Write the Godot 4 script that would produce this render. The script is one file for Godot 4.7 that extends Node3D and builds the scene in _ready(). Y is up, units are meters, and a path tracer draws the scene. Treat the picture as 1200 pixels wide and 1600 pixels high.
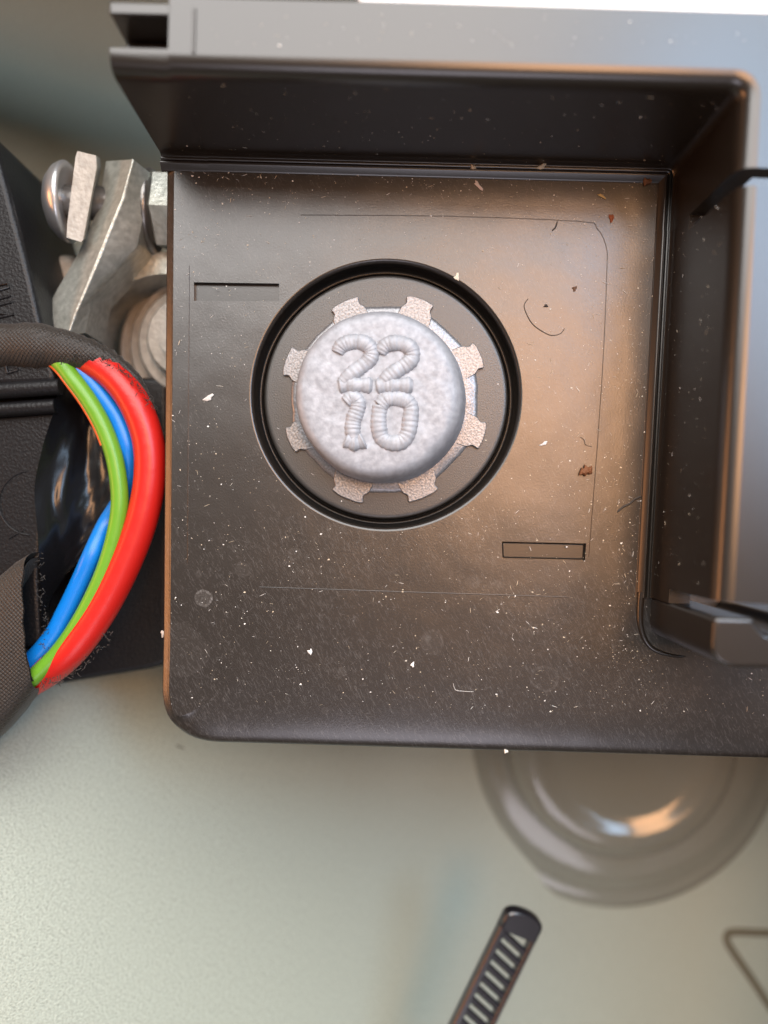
extends Node3D
# Close-up of a brown plastic terminal cover. All building numbers are millimetres; U turns them into metres.
const U := 0.001
const WALL_H := 19.0
var O := Vector3.ZERO          # base point (mm) of the thing being built
var M := {}
var rng := RandomNumberGenerator.new()

func _ready() -> void:
	rng.seed = 41
	camera_and_light()
	materials()
	setting()
	cover()
	fitting()
	clamp_assembly()
	connector()
	harness()
	cable_tie()
	dust()
	debris()

# ---------------------------------------------------------------- camera, light
func camera_and_light() -> void:
	var cam := Camera3D.new()
	cam.name = "camera"
	cam.near = 0.004
	cam.far = 20.0
	cam.fov = 67.3
	var lens := CameraAttributesPhysical.new()
	lens.frustum_focal_length = 18.03
	lens.frustum_focus_distance = 0.1
	lens.exposure_aperture = 5.8
	lens.frustum_near = 0.004
	lens.frustum_far = 20.0
	cam.attributes = lens
	cam.position = Vector3(0, 0.1, 0)
	cam.rotation_degrees = Vector3(-90, 0, 0)
	add_child(cam)
	cam.current = true
	var we := WorldEnvironment.new()
	we.name = "environment"
	var e := Environment.new()
	e.background_mode = Environment.BG_COLOR
	e.background_color = Color(0.15, 0.145, 0.13).linear_to_srgb()
	e.tonemap_mode = Environment.TONE_MAPPER_LINEAR
	e.tonemap_exposure = 1.0
	e.sdfgi_enabled = true
	e.ssao_enabled = true
	e.ssil_enabled = true
	we.environment = e
	add_child(we)
	# the daylight window behind and above the cover, the warm ceiling lamp over it, the warm lamp at its left
	lamp("window", "wide daylight window beyond the back wall of the cover", "window", Vector3(0.03, 0.5, -0.5), Vector2(0.84, 0.8), Color(0.99, 0.98, 0.97), 1.32)
	lamp("window", "bluish daylight window at the far right of the cover", "window", Vector3(0.335, 0.57, -0.22), Vector2(0.42, 0.16), Color(0.74, 0.87, 1.0), 0.25)
	lamp("window", "added daylight panel facing the front edge of the cover, out of view", "window", Vector3(0.02, 0.55, 0.42), Vector2(0.3, 0.28), Color(0.96, 0.94, 1.0), 0.07)  # added light that brightens the front bevel; no actual window there
	lamp("ceiling_lamp", "square warm lamp hanging over the cover", "lamp", Vector3(0.135, 0.62, -0.11), Vector2(0.17, 0.22), Color(1.0, 0.75, 0.54), 0.18)
	lamp("wall_lamp", "long warm lamp at the left of the cover", "lamp", Vector3(-0.55, 0.2, 0.02), Vector2(0.34, 0.12), Color(1.0, 0.64, 0.36), 0.12)

func lamp(called: String, label: String, category: String, at: Vector3, size: Vector2, color: Color, energy: float) -> void:
	var holder := Node3D.new()
	holder.name = called
	holder.set_meta("label", label)
	holder.set_meta("category", category)
	holder.position = at
	holder.basis = Basis.looking_at(Vector3(0, 0, -0.01) - at, Vector3.UP if absf(at.normalized().y) < 0.95 else Vector3.FORWARD)
	add_child(holder, true)
	var glow := StandardMaterial3D.new()
	glow.albedo_color = Color(0.8, 0.8, 0.8)
	glow.emission_enabled = true
	glow.emission = color
	glow.emission_energy_multiplier = 0.8
	var pane := MeshInstance3D.new()
	pane.name = "glowing_pane"
	var box := BoxMesh.new()
	box.size = Vector3(size.x, size.y, 0.01)
	pane.mesh = box
	pane.material_override = glow
	pane.position.z = 0.008
	holder.add_child(pane)
	var dark := StandardMaterial3D.new()
	dark.albedo_color = Color(0.35, 0.33, 0.3)
	for k in 4:
		var bar := MeshInstance3D.new()
		bar.name = "frame"
		var b := BoxMesh.new()
		var upright := k < 2
		b.size = Vector3(0.02, size.y + 0.04, 0.03) if upright else Vector3(size.x, 0.02, 0.03)
		bar.mesh = b
		bar.material_override = dark
		var side := -1.0 if k % 2 == 0 else 1.0
		bar.position = Vector3(side * (size.x / 2 + 0.011), 0, 0.008) if upright else Vector3(0, side * (size.y / 2 + 0.011), 0.008)
		holder.add_child(bar, true)
	var light := AreaLight3D.new()
	light.name = "area_light"
	light.area_size = size
	light.light_color = color
	light.light_energy = energy
	light.area_normalize_energy = true
	light.area_range = 5.0
	light.shadow_enabled = true
	holder.add_child(light)

# ---------------------------------------------------------------- materials
func lin(r: float, g: float, b: float) -> Color:
	return Color(r, g, b).linear_to_srgb()

func noise_image(freq: float, size: int, seed_: int, octaves := 3, kind := FastNoiseLite.TYPE_SIMPLEX_SMOOTH) -> Image:
	var n := FastNoiseLite.new()
	n.noise_type = kind
	n.seed = seed_
	n.frequency = freq
	n.fractal_octaves = octaves
	return n.get_seamless_image(size, size)

func tex(im: Image) -> ImageTexture:
	return ImageTexture.create_from_image(im)

func mat(called: String, c: Color, rough: float, metal := 0.0) -> StandardMaterial3D:
	var m := StandardMaterial3D.new()
	m.resource_name = called
	m.albedo_color = c
	m.roughness = rough
	m.metallic = metal
	M[called] = m
	return m

func relief(m: StandardMaterial3D, t: Texture2D, per_mm: float, depth_mm: float) -> void:
	m.uv1_triplanar = true
	m.uv1_scale = Vector3.ONE * per_mm * 1000.0
	m.heightmap_enabled = true
	m.heightmap_texture = t
	m.heightmap_scale = depth_mm * 0.1

func ramp(im: Image, lo: Color, hi: Color, power := 1.0) -> ImageTexture:
	# turns grey noise into colours between lo and hi
	var n := im.get_width()
	var out := Image.create(n, n, false, Image.FORMAT_RGB8)
	for y in n:
		for x in n:
			out.set_pixel(x, y, lo.lerp(hi, pow(im.get_pixel(x, y).r, power)))
	return tex(out)

func materials() -> void:
	var grain := tex(noise_image(0.11, 512, 3, 3))
	var rough_grain := tex(noise_image(0.05, 512, 9, 4))
	var p := mat("plastic", lin(0.015, 0.011, 0.008), 0.28)
	p.metallic_specular = 0.64
	relief(p, grain, 0.06, 0.003)
	p = mat("disc_plastic", lin(0.026, 0.022, 0.018), 0.42)
	p.metallic_specular = 0.7
	relief(p, grain, 0.07, 0.016)
	floor_material()
	p = mat("groove_black", lin(0.006, 0.006, 0.006), 0.3)
	p = mat("black_plastic", lin(0.007, 0.007, 0.008), 0.4)
	p.metallic_specular = 0.38
	relief(p, rough_grain, 0.07, 0.05)
	p = mat("film", lin(0.006, 0.006, 0.007), 0.24)
	p = mat("tie_plastic", lin(0.012, 0.011, 0.014), 0.24)
	p.metallic_specular = 0.7
	# metals
	var mottle := noise_image(0.03, 256, 5, 4)
	p = mat("lead", Color.WHITE, 0.55, 0.25)
	p.albedo_texture = ramp(mottle, lin(0.25, 0.265, 0.29), lin(0.4, 0.42, 0.46))
	relief(p, tex(noise_image(0.045, 256, 15, 4)), 0.11, 0.025)
	var sparkle := noise_image(0.16, 512, 21, 3)
	p = mat("zinc", Color.WHITE, 0.38, 0.55)
	p.albedo_texture = ramp(sparkle, lin(0.15, 0.153, 0.16), lin(0.37, 0.378, 0.4), 1.0)
	relief(p, tex(sparkle), 0.032, 0.025)
	p = mat("galvanised", Color.WHITE, 0.38, 0.5)
	p.albedo_texture = ramp(noise_image(0.05, 256, 31, 4), lin(0.3, 0.31, 0.275), lin(0.62, 0.63, 0.57))
	relief(p, rough_grain, 0.06, 0.05)
	p = mat("dull_metal", Color.WHITE, 0.6, 0.35)
	p.albedo_texture = ramp(noise_image(0.04, 256, 37, 4), lin(0.31, 0.295, 0.265), lin(0.46, 0.435, 0.395))
	relief(p, rough_grain, 0.05, 0.06)
	p = mat("bright_steel", lin(0.7, 0.71, 0.72), 0.34, 0.85)
	relief(p, rough_grain, 0.05, 0.02)
	p = mat("dark_steel", lin(0.2, 0.19, 0.18), 0.34, 0.8)
	relief(p, rough_grain, 0.05, 0.03)
	# wires, cloth
	var scuffed := tex(noise_image(0.02, 256, 61, 5))
	mat("red_wire", lin(0.5, 0.012, 0.008), 0.28)
	mat("blue_wire", lin(0.002, 0.16, 0.55), 0.3)
	mat("green_wire", lin(0.12, 0.3, 0.018), 0.3)
	mat("orange_stripe", lin(0.5, 0.08, 0.01), 0.3)
	for w in ["red_wire", "blue_wire", "green_wire"]:
		relief(M[w], scuffed, 0.05, 0.05)
		M[w].roughness = 0.36
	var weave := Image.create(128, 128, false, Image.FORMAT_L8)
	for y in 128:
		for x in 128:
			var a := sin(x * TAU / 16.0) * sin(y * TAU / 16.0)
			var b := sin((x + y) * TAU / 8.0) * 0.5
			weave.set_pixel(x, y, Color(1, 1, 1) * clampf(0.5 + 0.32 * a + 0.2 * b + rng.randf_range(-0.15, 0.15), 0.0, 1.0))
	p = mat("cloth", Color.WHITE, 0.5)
	p.albedo_texture = ramp(weave, lin(0.002, 0.002, 0.002), lin(0.05, 0.033, 0.02))  # warm lamp sheen is tinted into the raised threads
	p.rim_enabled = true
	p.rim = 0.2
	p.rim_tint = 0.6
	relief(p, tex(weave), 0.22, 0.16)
	# the sheet under everything
	var speckle := noise_image(0.16, 512, 51, 3)
	p = mat("sheet", Color.WHITE, 0.5)
	p.albedo_texture = ramp(speckle, lin(0.1, 0.112, 0.093), lin(0.52, 0.57, 0.48), 0.6)
	relief(p, tex(speckle), 0.036, 0.12)
	mat("lid", lin(0.2, 0.19, 0.155), 0.13)
	M.lid.metallic_specular = 0.7
	M.lid.transparency = BaseMaterial3D.TRANSPARENCY_ALPHA
	M.lid.albedo_color.a = 0.38
	mat("print", lin(0.1, 0.085, 0.05), 0.6)
	mat("white_paint", lin(0.88, 0.88, 0.87), 0.5)
	p = mat("dust", Color.WHITE, 0.8)
	p.vertex_color_use_as_albedo = true

func floor_material() -> void:
	# 100 mm of floor over the texture: colour with scuffs and dried drops, and their relief
	var n := 2048
	var px := n / 100.0
	var g := FastNoiseLite.new()
	g.seed = 77
	g.frequency = 0.16
	g.fractal_octaves = 3
	var height := g.get_image(n, n)
	height.convert(Image.FORMAT_RF)
	var slow := FastNoiseLite.new()
	slow.seed = 90
	slow.frequency = 0.0035
	slow.fractal_octaves = 3
	var warp := slow.get_image(n, n)
	for y in n:
		for x in n:
			height.set_pixel(x, y, Color(height.get_pixel(x, y).r + 9.0 * warp.get_pixel(x, y).r, 0, 0))
	var base := lin(0.015, 0.0115, 0.009)
	var color := Image.create(n, n, false, Image.FORMAT_RGB8)
	color.fill(base)
	var patch := FastNoiseLite.new()
	patch.seed = 12
	patch.frequency = 0.05
	var scuff := lin(0.105, 0.102, 0.1)
	for k in 60000:
		var at := Vector2(rng.randf_range(-30, 55), rng.randf_range(-48, 32))
		var want := 0.5 + patch.get_noise_2d(at.x, at.y) + (0.25 if at.y > 0 else -0.1)
		if rng.randf() > want:
			continue
		var long := rng.randf_range(0.2, 0.9)
		var ang := deg_to_rad(rng.randf_range(50, 74) if rng.randf() < 0.8 else rng.randf_range(0, 180))
		var steps := int(long * px)
		var share := rng.randf_range(0.15, 0.75)
		for i in steps:
			var q := (at + Vector2.from_angle(ang) * i / px) * px + Vector2(n, n) / 2
			if q.x < 0 or q.y < 0 or q.x >= n or q.y >= n:
				continue
			color.set_pixelv(Vector2i(q), color.get_pixelv(Vector2i(q)).lerp(scuff, share))
			var hgt := height.get_pixelv(Vector2i(q)).r
			height.set_pixelv(Vector2i(q), Color(1, 1, 1) * (hgt + 0.25 * share))
	# dried drops: centre, radius (mm), how filled, how strong the rim
	var film := lin(0.15, 0.145, 0.14)
	for d in [[Vector3(-23.46, 0.00, 11.23), 1.0, 0.45, 0.9], [Vector3(20.80, 0.00, 21.63), 1.6, 0.06, 0.35], [Vector3(-26.29, 0.00, 17.97), 3.2, 0.16, 0.2], [Vector3(6.24, 0.00, 16.89), 1.4, 0.2, 0.3], [Vector3(11.48, 0.00, 9.07), 0.9, 0.28, 0.2], [Vector3(14.64, 0.00, 9.40), 0.5, 0.35, 0.2], [Vector3(-18.47, 0.00, 7.49), 0.9, 0.22, 0.3], [Vector3(-5.41, 0.00, 20.63), 0.5, 0.3, 0.2], [Vector3(-11.65, 0.00, 5.41), 0.7, 0.15, 0.3], [Vector3(-24.13, 0.00, 8.07), 0.4, 0.3, 0.2], [Vector3(-7.65, 0.00, 25.79), 0.5, 0.25, 0.1], [Vector3(5.66, 0.00, 16.47), 0.35, 0.6, 0.4]]:
		var c: Vector3 = d[0]
		var r: float = d[1]
		var reach := int((r + 0.4) * px)
		var mid := Vector2i((Vector2(c.x, c.z) * px + Vector2(n, n) / 2).round())
		for y in range(-reach, reach + 1):
			for x in range(-reach, reach + 1):
				var q := Vector2(x, y) / px
				var wob := r * (1.0 + 0.22 * patch.get_noise_2d(q.angle() * 9.0 + c.x * 13.0, r * 40.0))
				var l := q.length()
				var grainy := 0.55 + 0.9 * absf(patch.get_noise_2d((mid.x + x) * 1.7, (mid.y + y) * 1.7)) * 2.0
				var amount := 0.0
				if l < wob:
					amount = d[2] * 0.7
				if absf(l - wob) < 0.1 + r * 0.05:
					amount = maxf(amount, d[3] * (0.4 + 0.6 * absf(patch.get_noise_2d(q.angle() * 16.0, c.z * 5.0)) * 2.0))
				if amount > 0.0:
					var was := color.get_pixelv(mid + Vector2i(x, y))
					color.set_pixelv(mid + Vector2i(x, y), was.lerp(film, clampf(amount * grainy, 0, 1)))
	var m := mat("floor_plastic", Color.WHITE, 0.31)
	m.metallic_specular = 0.7
	m.albedo_texture = tex(color)
	m.heightmap_enabled = true
	m.heightmap_texture = tex(height)
	m.heightmap_scale = 0.0007

# ---------------------------------------------------------------- mesh helpers (millimetres in, metres out)
func begin() -> SurfaceTool:
	var st := SurfaceTool.new()
	st.begin(Mesh.PRIMITIVE_TRIANGLES)
	return st

func vert(st: SurfaceTool, p: Vector3) -> void:
	st.set_uv(Vector2(p.x / 100.0 + 0.5, p.z / 100.0 + 0.5))
	st.add_vertex((p - O) * U)

func tri(st: SurfaceTool, a: Vector3, b: Vector3, c: Vector3, flip := false) -> void:
	vert(st, a)
	vert(st, c if flip else b)
	vert(st, b if flip else c)

func facing(a: Vector3, b: Vector3, c: Vector3) -> Vector3:
	return (c - a).cross(b - a)

# rows of equally many points; hint points out of the surface near the middle of the grid
func grid(st: SurfaceTool, rows: Array, hint: Vector3, closed := false, group := 1) -> void:
	st.set_smooth_group(group)
	var n: int = rows[0].size()
	var flip := false
	var r0 := rows.size() / 2 - (1 if rows.size() > 1 and rows.size() / 2 == rows.size() - 1 else 0)
	r0 = clampi(r0, 0, rows.size() - 2)
	var best := 0.0
	for i in n - 1:
		var f := facing(rows[r0][i], rows[r0][i + 1], rows[r0 + 1][i])
		best += f.normalized().dot(hint)
		if not closed and i > 4:
			break
		if closed:
			break
	flip = best < 0.0
	for r in rows.size() - 1:
		for i in (n if closed else n - 1):
			var j := (i + 1) % n
			var a: Vector3 = rows[r][i]
			var b: Vector3 = rows[r][j]
			var c: Vector3 = rows[r + 1][i]
			var d: Vector3 = rows[r + 1][j]
			if a.distance_squared_to(b) > 1e-10:
				tri(st, a, b, c, flip)
			if c.distance_squared_to(d) > 1e-10:
				tri(st, b, d, c, flip)

func fan(st: SurfaceTool, ring: Array, hint: Vector3) -> void:
	st.set_smooth_group(-1)
	var mid := Vector3.ZERO
	for p in ring:
		mid += p
	mid /= ring.size()
	for i in ring.size():
		var a: Vector3 = ring[i]
		var b: Vector3 = ring[(i + 1) % ring.size()]
		tri(st, mid, a, b, facing(mid, a, b).dot(hint) < 0)

# a flat polygon in plan at height h
func flat_poly(st: SurfaceTool, poly: PackedVector2Array, h: float, up := true, group := -1) -> void:
	st.set_smooth_group(group)
	var t := Geometry2D.triangulate_polygon(poly)
	var hint := Vector3.UP if up else Vector3.DOWN
	for k in range(0, t.size(), 3):
		var a := Vector3(poly[t[k]].x, h, poly[t[k]].y)
		var b := Vector3(poly[t[k + 1]].x, h, poly[t[k + 1]].y)
		var c := Vector3(poly[t[k + 2]].x, h, poly[t[k + 2]].y)
		tri(st, a, b, c, facing(a, b, c).dot(hint) < 0)

func plan(points: Array) -> PackedVector2Array:
	var out := PackedVector2Array()
	for p in points:
		out.append(Vector2(p.x, p.z))
	return out

func round_poly(poly: PackedVector2Array, r: float, steps := 5) -> PackedVector2Array:
	var out := PackedVector2Array()
	var n := poly.size()
	for i in n:
		var p := poly[i]
		var a := (poly[(i + n - 1) % n] - p)
		var b := (poly[(i + 1) % n] - p)
		var cut := minf(r, minf(a.length(), b.length()) * 0.45)
		var s := p + a.normalized() * cut
		var e := p + b.normalized() * cut
		for k in steps + 1:
			var t := float(k) / steps
			out.append(s.lerp(p, t).lerp(p.lerp(e, t), t))
	return out

func inset(poly: PackedVector2Array, d: float) -> PackedVector2Array:
	var n := poly.size()
	var area := 0.0
	for i in n:
		area += poly[i].cross(poly[(i + 1) % n])
	var s := 1.0 if area > 0 else -1.0
	var out := PackedVector2Array()
	for i in n:
		var u := (poly[i] - poly[(i + n - 1) % n]).normalized()
		var w := (poly[(i + 1) % n] - poly[i]).normalized()
		var m := (u.orthogonal() + w.orthogonal()).normalized() * -s
		out.append(poly[i] + m * d / maxf(0.5, absf(m.dot(w.orthogonal()))))
	return out

func ring_at(poly: PackedVector2Array, h: float) -> Array:
	var out := []
	for p in poly:
		out.append(Vector3(p.x, h, p.y))
	return out

# an upright block with a rounded upper edge
func block(st: SurfaceTool, poly: PackedVector2Array, top: float, bottom: float, edge: float, steps := 4) -> void:
	var rows := [ring_at(poly, bottom)]
	for k in steps + 1:
		var a := PI / 2 * k / steps
		rows.append(ring_at(inset(poly, edge * (1 - cos(a))), top - edge + edge * sin(a)))
	var mid := Vector2.ZERO
	for p in poly:
		mid += p
	mid /= poly.size()
	var e := (poly[0] + poly[1]) / 2
	var w := (poly[1] - poly[0]).orthogonal()
	var probe := e + w.normalized() * 0.01
	if Geometry2D.is_point_in_polygon(probe, poly):
		w = -w
	grid(st, rows, Vector3(w.x, 0, w.y).normalized(), true)
	var cap := inset(poly, edge)
	if Geometry2D.triangulate_polygon(cap).is_empty():
		cap = Geometry2D.offset_polygon(poly, -edge * 0.97)[0]
	flat_poly(st, cap, top)
	flat_poly(st, poly, bottom, false)

# a bar with its own axes
func bar(st: SurfaceTool, at: Vector3, x: Vector3, y: Vector3, z: Vector3, edge := 0.15) -> void:
	# x, y, z are half extents as vectors; edges chamfered
	st.set_smooth_group(-1)
	var ex := x.normalized() * edge
	var ey := y.normalized() * edge
	var ez := z.normalized() * edge
	var axes := [[x, y, z, ex, ey, ez], [y, z, x, ey, ez, ex], [z, x, y, ez, ex, ey]]
	for a in axes:
		for s in [-1.0, 1.0]:
			var c: Vector3 = at + a[0] * s
			var u: Vector3 = a[1] - a[4]
			var w: Vector3 = a[2] - a[5]
			quad(st, c - u - w, c + u - w, c + u + w, c - u + w, a[0] * s)
		for s in [-1.0, 1.0]:
			for t in [-1.0, 1.0]:
				# chamfer between the faces a[0]*s and a[1]*t, along a[2]
				var p: Vector3 = at + a[0] * s + (a[1] - a[4]) * t
				var q: Vector3 = at + (a[0] - a[3]) * s + a[1] * t
				var w: Vector3 = a[2] - a[5]
				quad(st, p - w, q - w, q + w, p + w, a[0].normalized() * s + a[1].normalized() * t)
	for s in [-1.0, 1.0]:
		for t in [-1.0, 1.0]:
			for r in [-1.0, 1.0]:
				var a: Vector3 = at + x * s + (y - ey) * t + (z - ez) * r
				var b: Vector3 = at + (x - ex) * s + y * t + (z - ez) * r
				var c: Vector3 = at + (x - ex) * s + (y - ey) * t + z * r
				tri(st, a, b, c, facing(a, b, c).dot(x * s + y * t + z * r) < 0)

func quad(st: SurfaceTool, a: Vector3, b: Vector3, c: Vector3, d: Vector3, hint: Vector3) -> void:
	var flip := facing(a, b, c).dot(hint) < 0
	tri(st, a, b, c, flip)
	tri(st, a, c, d, flip)

func smooth(points: Array, per := 6) -> Array:
	var out := []
	for i in points.size() - 1:
		var a: Vector3 = points[maxi(i - 1, 0)]
		var b: Vector3 = points[i]
		var c: Vector3 = points[i + 1]
		var d: Vector3 = points[mini(i + 2, points.size() - 1)]
		for k in per:
			out.append(b.cubic_interpolate(c, a, d, float(k) / per))
	out.append(points[-1])
	return out

func tube(st: SurfaceTool, path: Array, radius: Callable, sides := 14, flat := 1.0, caps := true) -> void:
	var rows := []
	var up := Vector3.UP
	for i in path.size():
		var t: Vector3 = (path[mini(i + 1, path.size() - 1)] - path[maxi(i - 1, 0)]).normalized()
		var side := t.cross(up)
		side = (side if side.length() > 0.05 else t.cross(Vector3.RIGHT)).normalized()
		var nrm := side.cross(t).normalized()
		var r: float = radius.call(i, float(i) / (path.size() - 1))
		var row := []
		for k in sides:
			var a := TAU * k / sides
			row.append(path[i] + side * cos(a) * r + nrm * sin(a) * r * flat)
		rows.append(row)
	var m := rows.size() / 2
	m = clampi(m, 0, rows.size() - 2)
	grid(st, rows, (rows[clampi(rows.size() / 2 - (1 if rows.size() / 2 == rows.size() - 1 else 0), 0, rows.size() - 2)][0] - path[m]).normalized(), true)
	if caps:
		fan(st, rows[0], path[0] - path[1])
		fan(st, rows[-1], path[-1] - path[-2])

# turned shape: profile of Vector2(radius, height along axis)
func steps(st: SurfaceTool, at: Vector3, profile: Array) -> void:
	# turned shape with a crisp edge at every ring
	for i in profile.size() - 1:
		lathe(st, at, Vector3.UP, [profile[i], profile[i + 1]], 64, true, 10 + i)

func lathe(st: SurfaceTool, at: Vector3, axis: Vector3, profile: Array, sides := 48, hint_out := true, group := 1) -> void:
	axis = axis.normalized()
	var u := axis.cross(Vector3.RIGHT if absf(axis.x) < 0.8 else Vector3.BACK).normalized()
	var w := axis.cross(u)
	var rows := []
	for p in profile:
		var row := []
		for k in sides:
			var a := TAU * k / sides
			row.append(at + axis * p.y + (u * cos(a) + w * sin(a)) * p.x)
		rows.append(row)
	var r0 := clampi(rows.size() / 2 - (1 if rows.size() / 2 == rows.size() - 1 else 0), 0, rows.size() - 2)
	var d: Vector2 = profile[r0 + 1] - profile[r0]
	var out := Vector2(d.y, -d.x)
	if not hint_out:
		out = -out
	grid(st, rows, (u * out.x + axis * out.y).normalized(), true, group)

func obj(called: String, st: SurfaceTool, m: String, parent: Node3D) -> MeshInstance3D:
	st.generate_normals()
	st.index()
	var o := MeshInstance3D.new()
	o.name = called
	o.mesh = st.commit()
	o.material_override = M[m]
	parent.add_child(o, true)
	return o

func named(o: Node3D, label: String, category: String, group := "", kind := "") -> void:
	o.set_meta("label", label)
	if category:
		o.set_meta("category", category)
	if group:
		o.set_meta("group", group)
	if kind:
		o.set_meta("kind", kind)

func thing(called: String, label: String, category: String, base: Vector3, group := "") -> Node3D:
	var o := Node3D.new()
	o.name = called
	O = base
	o.position = base * U
	named(o, label, category, group)
	add_child(o, true)
	return o

# a thing that is one mesh
func single(called: String, st: SurfaceTool, m: String, label: String, category: String, group := "") -> MeshInstance3D:
	var o := obj(called, st, m, self)
	o.position = O * U
	named(o, label, category, group)
	return o

# ---------------------------------------------------------------- setting
func sheet_h(x: float, z: float) -> float:
	var u := (-x + 0.45 * z - 20.0) / 14.0
	var h := -62.0 + 12.8 * log(1.0 + exp(u))
	return -2.5 - 4.0 * log(1.0 + exp((-2.5 - h) / 4.0))

func setting() -> void:
	O = Vector3(0, -30, 0)
	var st := begin()
	var rows := []
	for j in 91:
		var row := []
		for i in 91:
			var x := -180.0 + 360.0 * i / 90
			var z := -180.0 + 360.0 * j / 90
			row.append(Vector3(x, sheet_h(x, z), z))
		rows.append(row)
	grid(st, rows, Vector3.UP)
	var g := obj("floor", st, "sheet", self)
	g.position = O * U
	named(g, "pale grey green speckled sheet under everything", "", "", "structure")
	O = Vector3(-75, -40, -99)
	var ws := begin()
	block(ws, round_poly(PackedVector2Array([Vector2(-150, -120), Vector2(0, -120), Vector2(0, -113), Vector2(-150, -113)]), 1.0), 42.0, -80.0, 0.6)  # unseen panel added to keep window light off the sheet
	var wall := obj("added_back_shade", ws, "black_plastic", self)
	wall.position = O * U
	O = Vector3(-113, -40, -65)
	ws = begin()
	block(ws, round_poly(PackedVector2Array([Vector2(-116, -96.9), Vector2(-110, -96.9), Vector2(-110, -34), Vector2(-116, -34)]), 1.0), 10.0, -80.0, 0.6)  # added outside the view to block the warm light from the left
	var left_shade := obj("added_left_shade", ws, "black_plastic", self)
	left_shade.position = O * U
	named(left_shade, "added dark panel left of the clamp, out of view, shading the sheet", "", "", "structure")
	named(wall, "added dark panel behind the clamp, out of view, shading the sheet", "", "", "structure")
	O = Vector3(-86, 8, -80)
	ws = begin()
	block(ws, round_poly(PackedVector2Array([Vector2(-110, -93), Vector2(-4, -93), Vector2(-4, -69), Vector2(-110, -69)]), 2.0), 4.0, 0.0, 0.6)  # unseen slab added overhead so the sheet below falls dark
	var overhang_shade := obj("added_overhang_shade", ws, "black_plastic", self)
	overhang_shade.position = O * U
	named(overhang_shade, "added dark overhang, out of view, shading the sheet behind the clamp", "", "", "structure")
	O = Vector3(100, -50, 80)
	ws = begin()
	block(ws, round_poly(PackedVector2Array([Vector2(88, 22), Vector2(130, 22), Vector2(130, 170), Vector2(88, 170)]), 2.0), 38.0, -80.0, 0.6)  # added beyond the right edge of view to shade the lower right
	var side := obj("added_right_shade", ws, "black_plastic", self)
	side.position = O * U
	named(side, "added dark panel right of the cable tie, out of view, shading the sheet", "", "", "structure")
	O = Vector3(0, -30, 0)
	# printed triangle at the lower right, 0.05 mm proud
	st = begin()
	var path := []
	for p in [Vector3(93.76, -61.00, 88.67), Vector3(80.37, -61.00, 88.54), Vector3(73.67, -61.00, 88.27), Vector3(72.06, -61.00, 88.94), Vector3(72.46, -61.00, 91.08), Vector3(77.02, -61.00, 97.78), Vector3(82.38, -61.00, 105.82), Vector3(92.42, -61.00, 120.55)]:
		path.append(Vector3(p.x, sheet_h(p.x, p.z) + 0.25, p.z))
	ribbon(st, smooth(path, 4), 0.8, 0.4)
	obj("printed_triangle", st, "print", g).position = Vector3.ZERO
	# round lid on the sheet
	var c := Vector3(48.19, -60.00, 46.59)
	var t := thing("round_lid", "round glossy brown lid half hidden beneath the lower edge of the cover", "lid", Vector3(c.x, sheet_h(c.x, c.z) - 0.5, c.z))
	var ax := Vector3(0.0, 1, -0.04).normalized()
	st = begin()
	var prof := []
	for p in [[31.0, -4.0], [31.0, 0.8], [30.6, 1.5], [29.8, 1.9], [28.6, 2.0], [27.6, 2.2], [26.6, 2.8], [25.4, 4.6], [24.6, 5.3], [23.4, 5.7], [20.0, 5.8]]:
		prof.append(Vector2(p[0], p[1]))
	for i in prof.size():
		prof[i].x *= 1.15
	lathe(st, O, ax, prof, 96)
	obj("rim", st, "lid", t)
	st = begin()
	prof = []
	for p in [[20.6, 5.4], [20.4, 6.2], [19.6, 7.6], [18.2, 8.8], [16.2, 9.3], [15.2, 9.1], [14.2, 8.4], [12.0, 8.0], [0.01, 8.0]]:
		prof.append(Vector2(p[0], p[1]))
	for i in prof.size():
		prof[i].x *= 1.15
	lathe(st, O, ax, prof, 96)
	obj("dome", st, "lid", t)
	# white board beyond the cover
	O = Vector3(25, 0, -66)
	st = begin()
	block(st, round_poly(PackedVector2Array([Vector2(-3, -95), Vector2(80, -95), Vector2(80, -53.6), Vector2(-3, -55.2)]), 1.0), 12.0, -20.0, 0.6)
	single("white_board", st, "white_paint", "bright white board edge behind the top of the brown cover", "board")

func ribbon(st: SurfaceTool, path: Array, half: float, thick: float) -> void:
	var rows := [[], [], [], []]
	for i in path.size():
		var t: Vector3 = (path[mini(i + 1, path.size() - 1)] - path[maxi(i - 1, 0)]).normalized()
		var s := t.cross(Vector3.UP).normalized()
		rows[0].append(path[i] - s * half - Vector3(0, thick, 0))
		rows[1].append(path[i] - s * half * 0.8)
		rows[2].append(path[i] + s * half * 0.8)
		rows[3].append(path[i] + s * half - Vector3(0, thick, 0))
	grid(st, rows, Vector3.UP)

# ---------------------------------------------------------------- the brown cover
var floor_poly := PackedVector2Array()
var hole := Vector2.ZERO
const HOLE_R := 17.75

func cover() -> void:
	var t := thing("terminal_cover", "dark brown plastic terminal cover with two raised walls and a dusty floor", "cover", Vector3(0, -6, -10))
	var hc := Vector3(0.25, 0.00, -15.22)
	hole = Vector2(hc.x, hc.z)
	base_plate(t)
	recess(t)
	walls(t)
	mould_lines(t)

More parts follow.
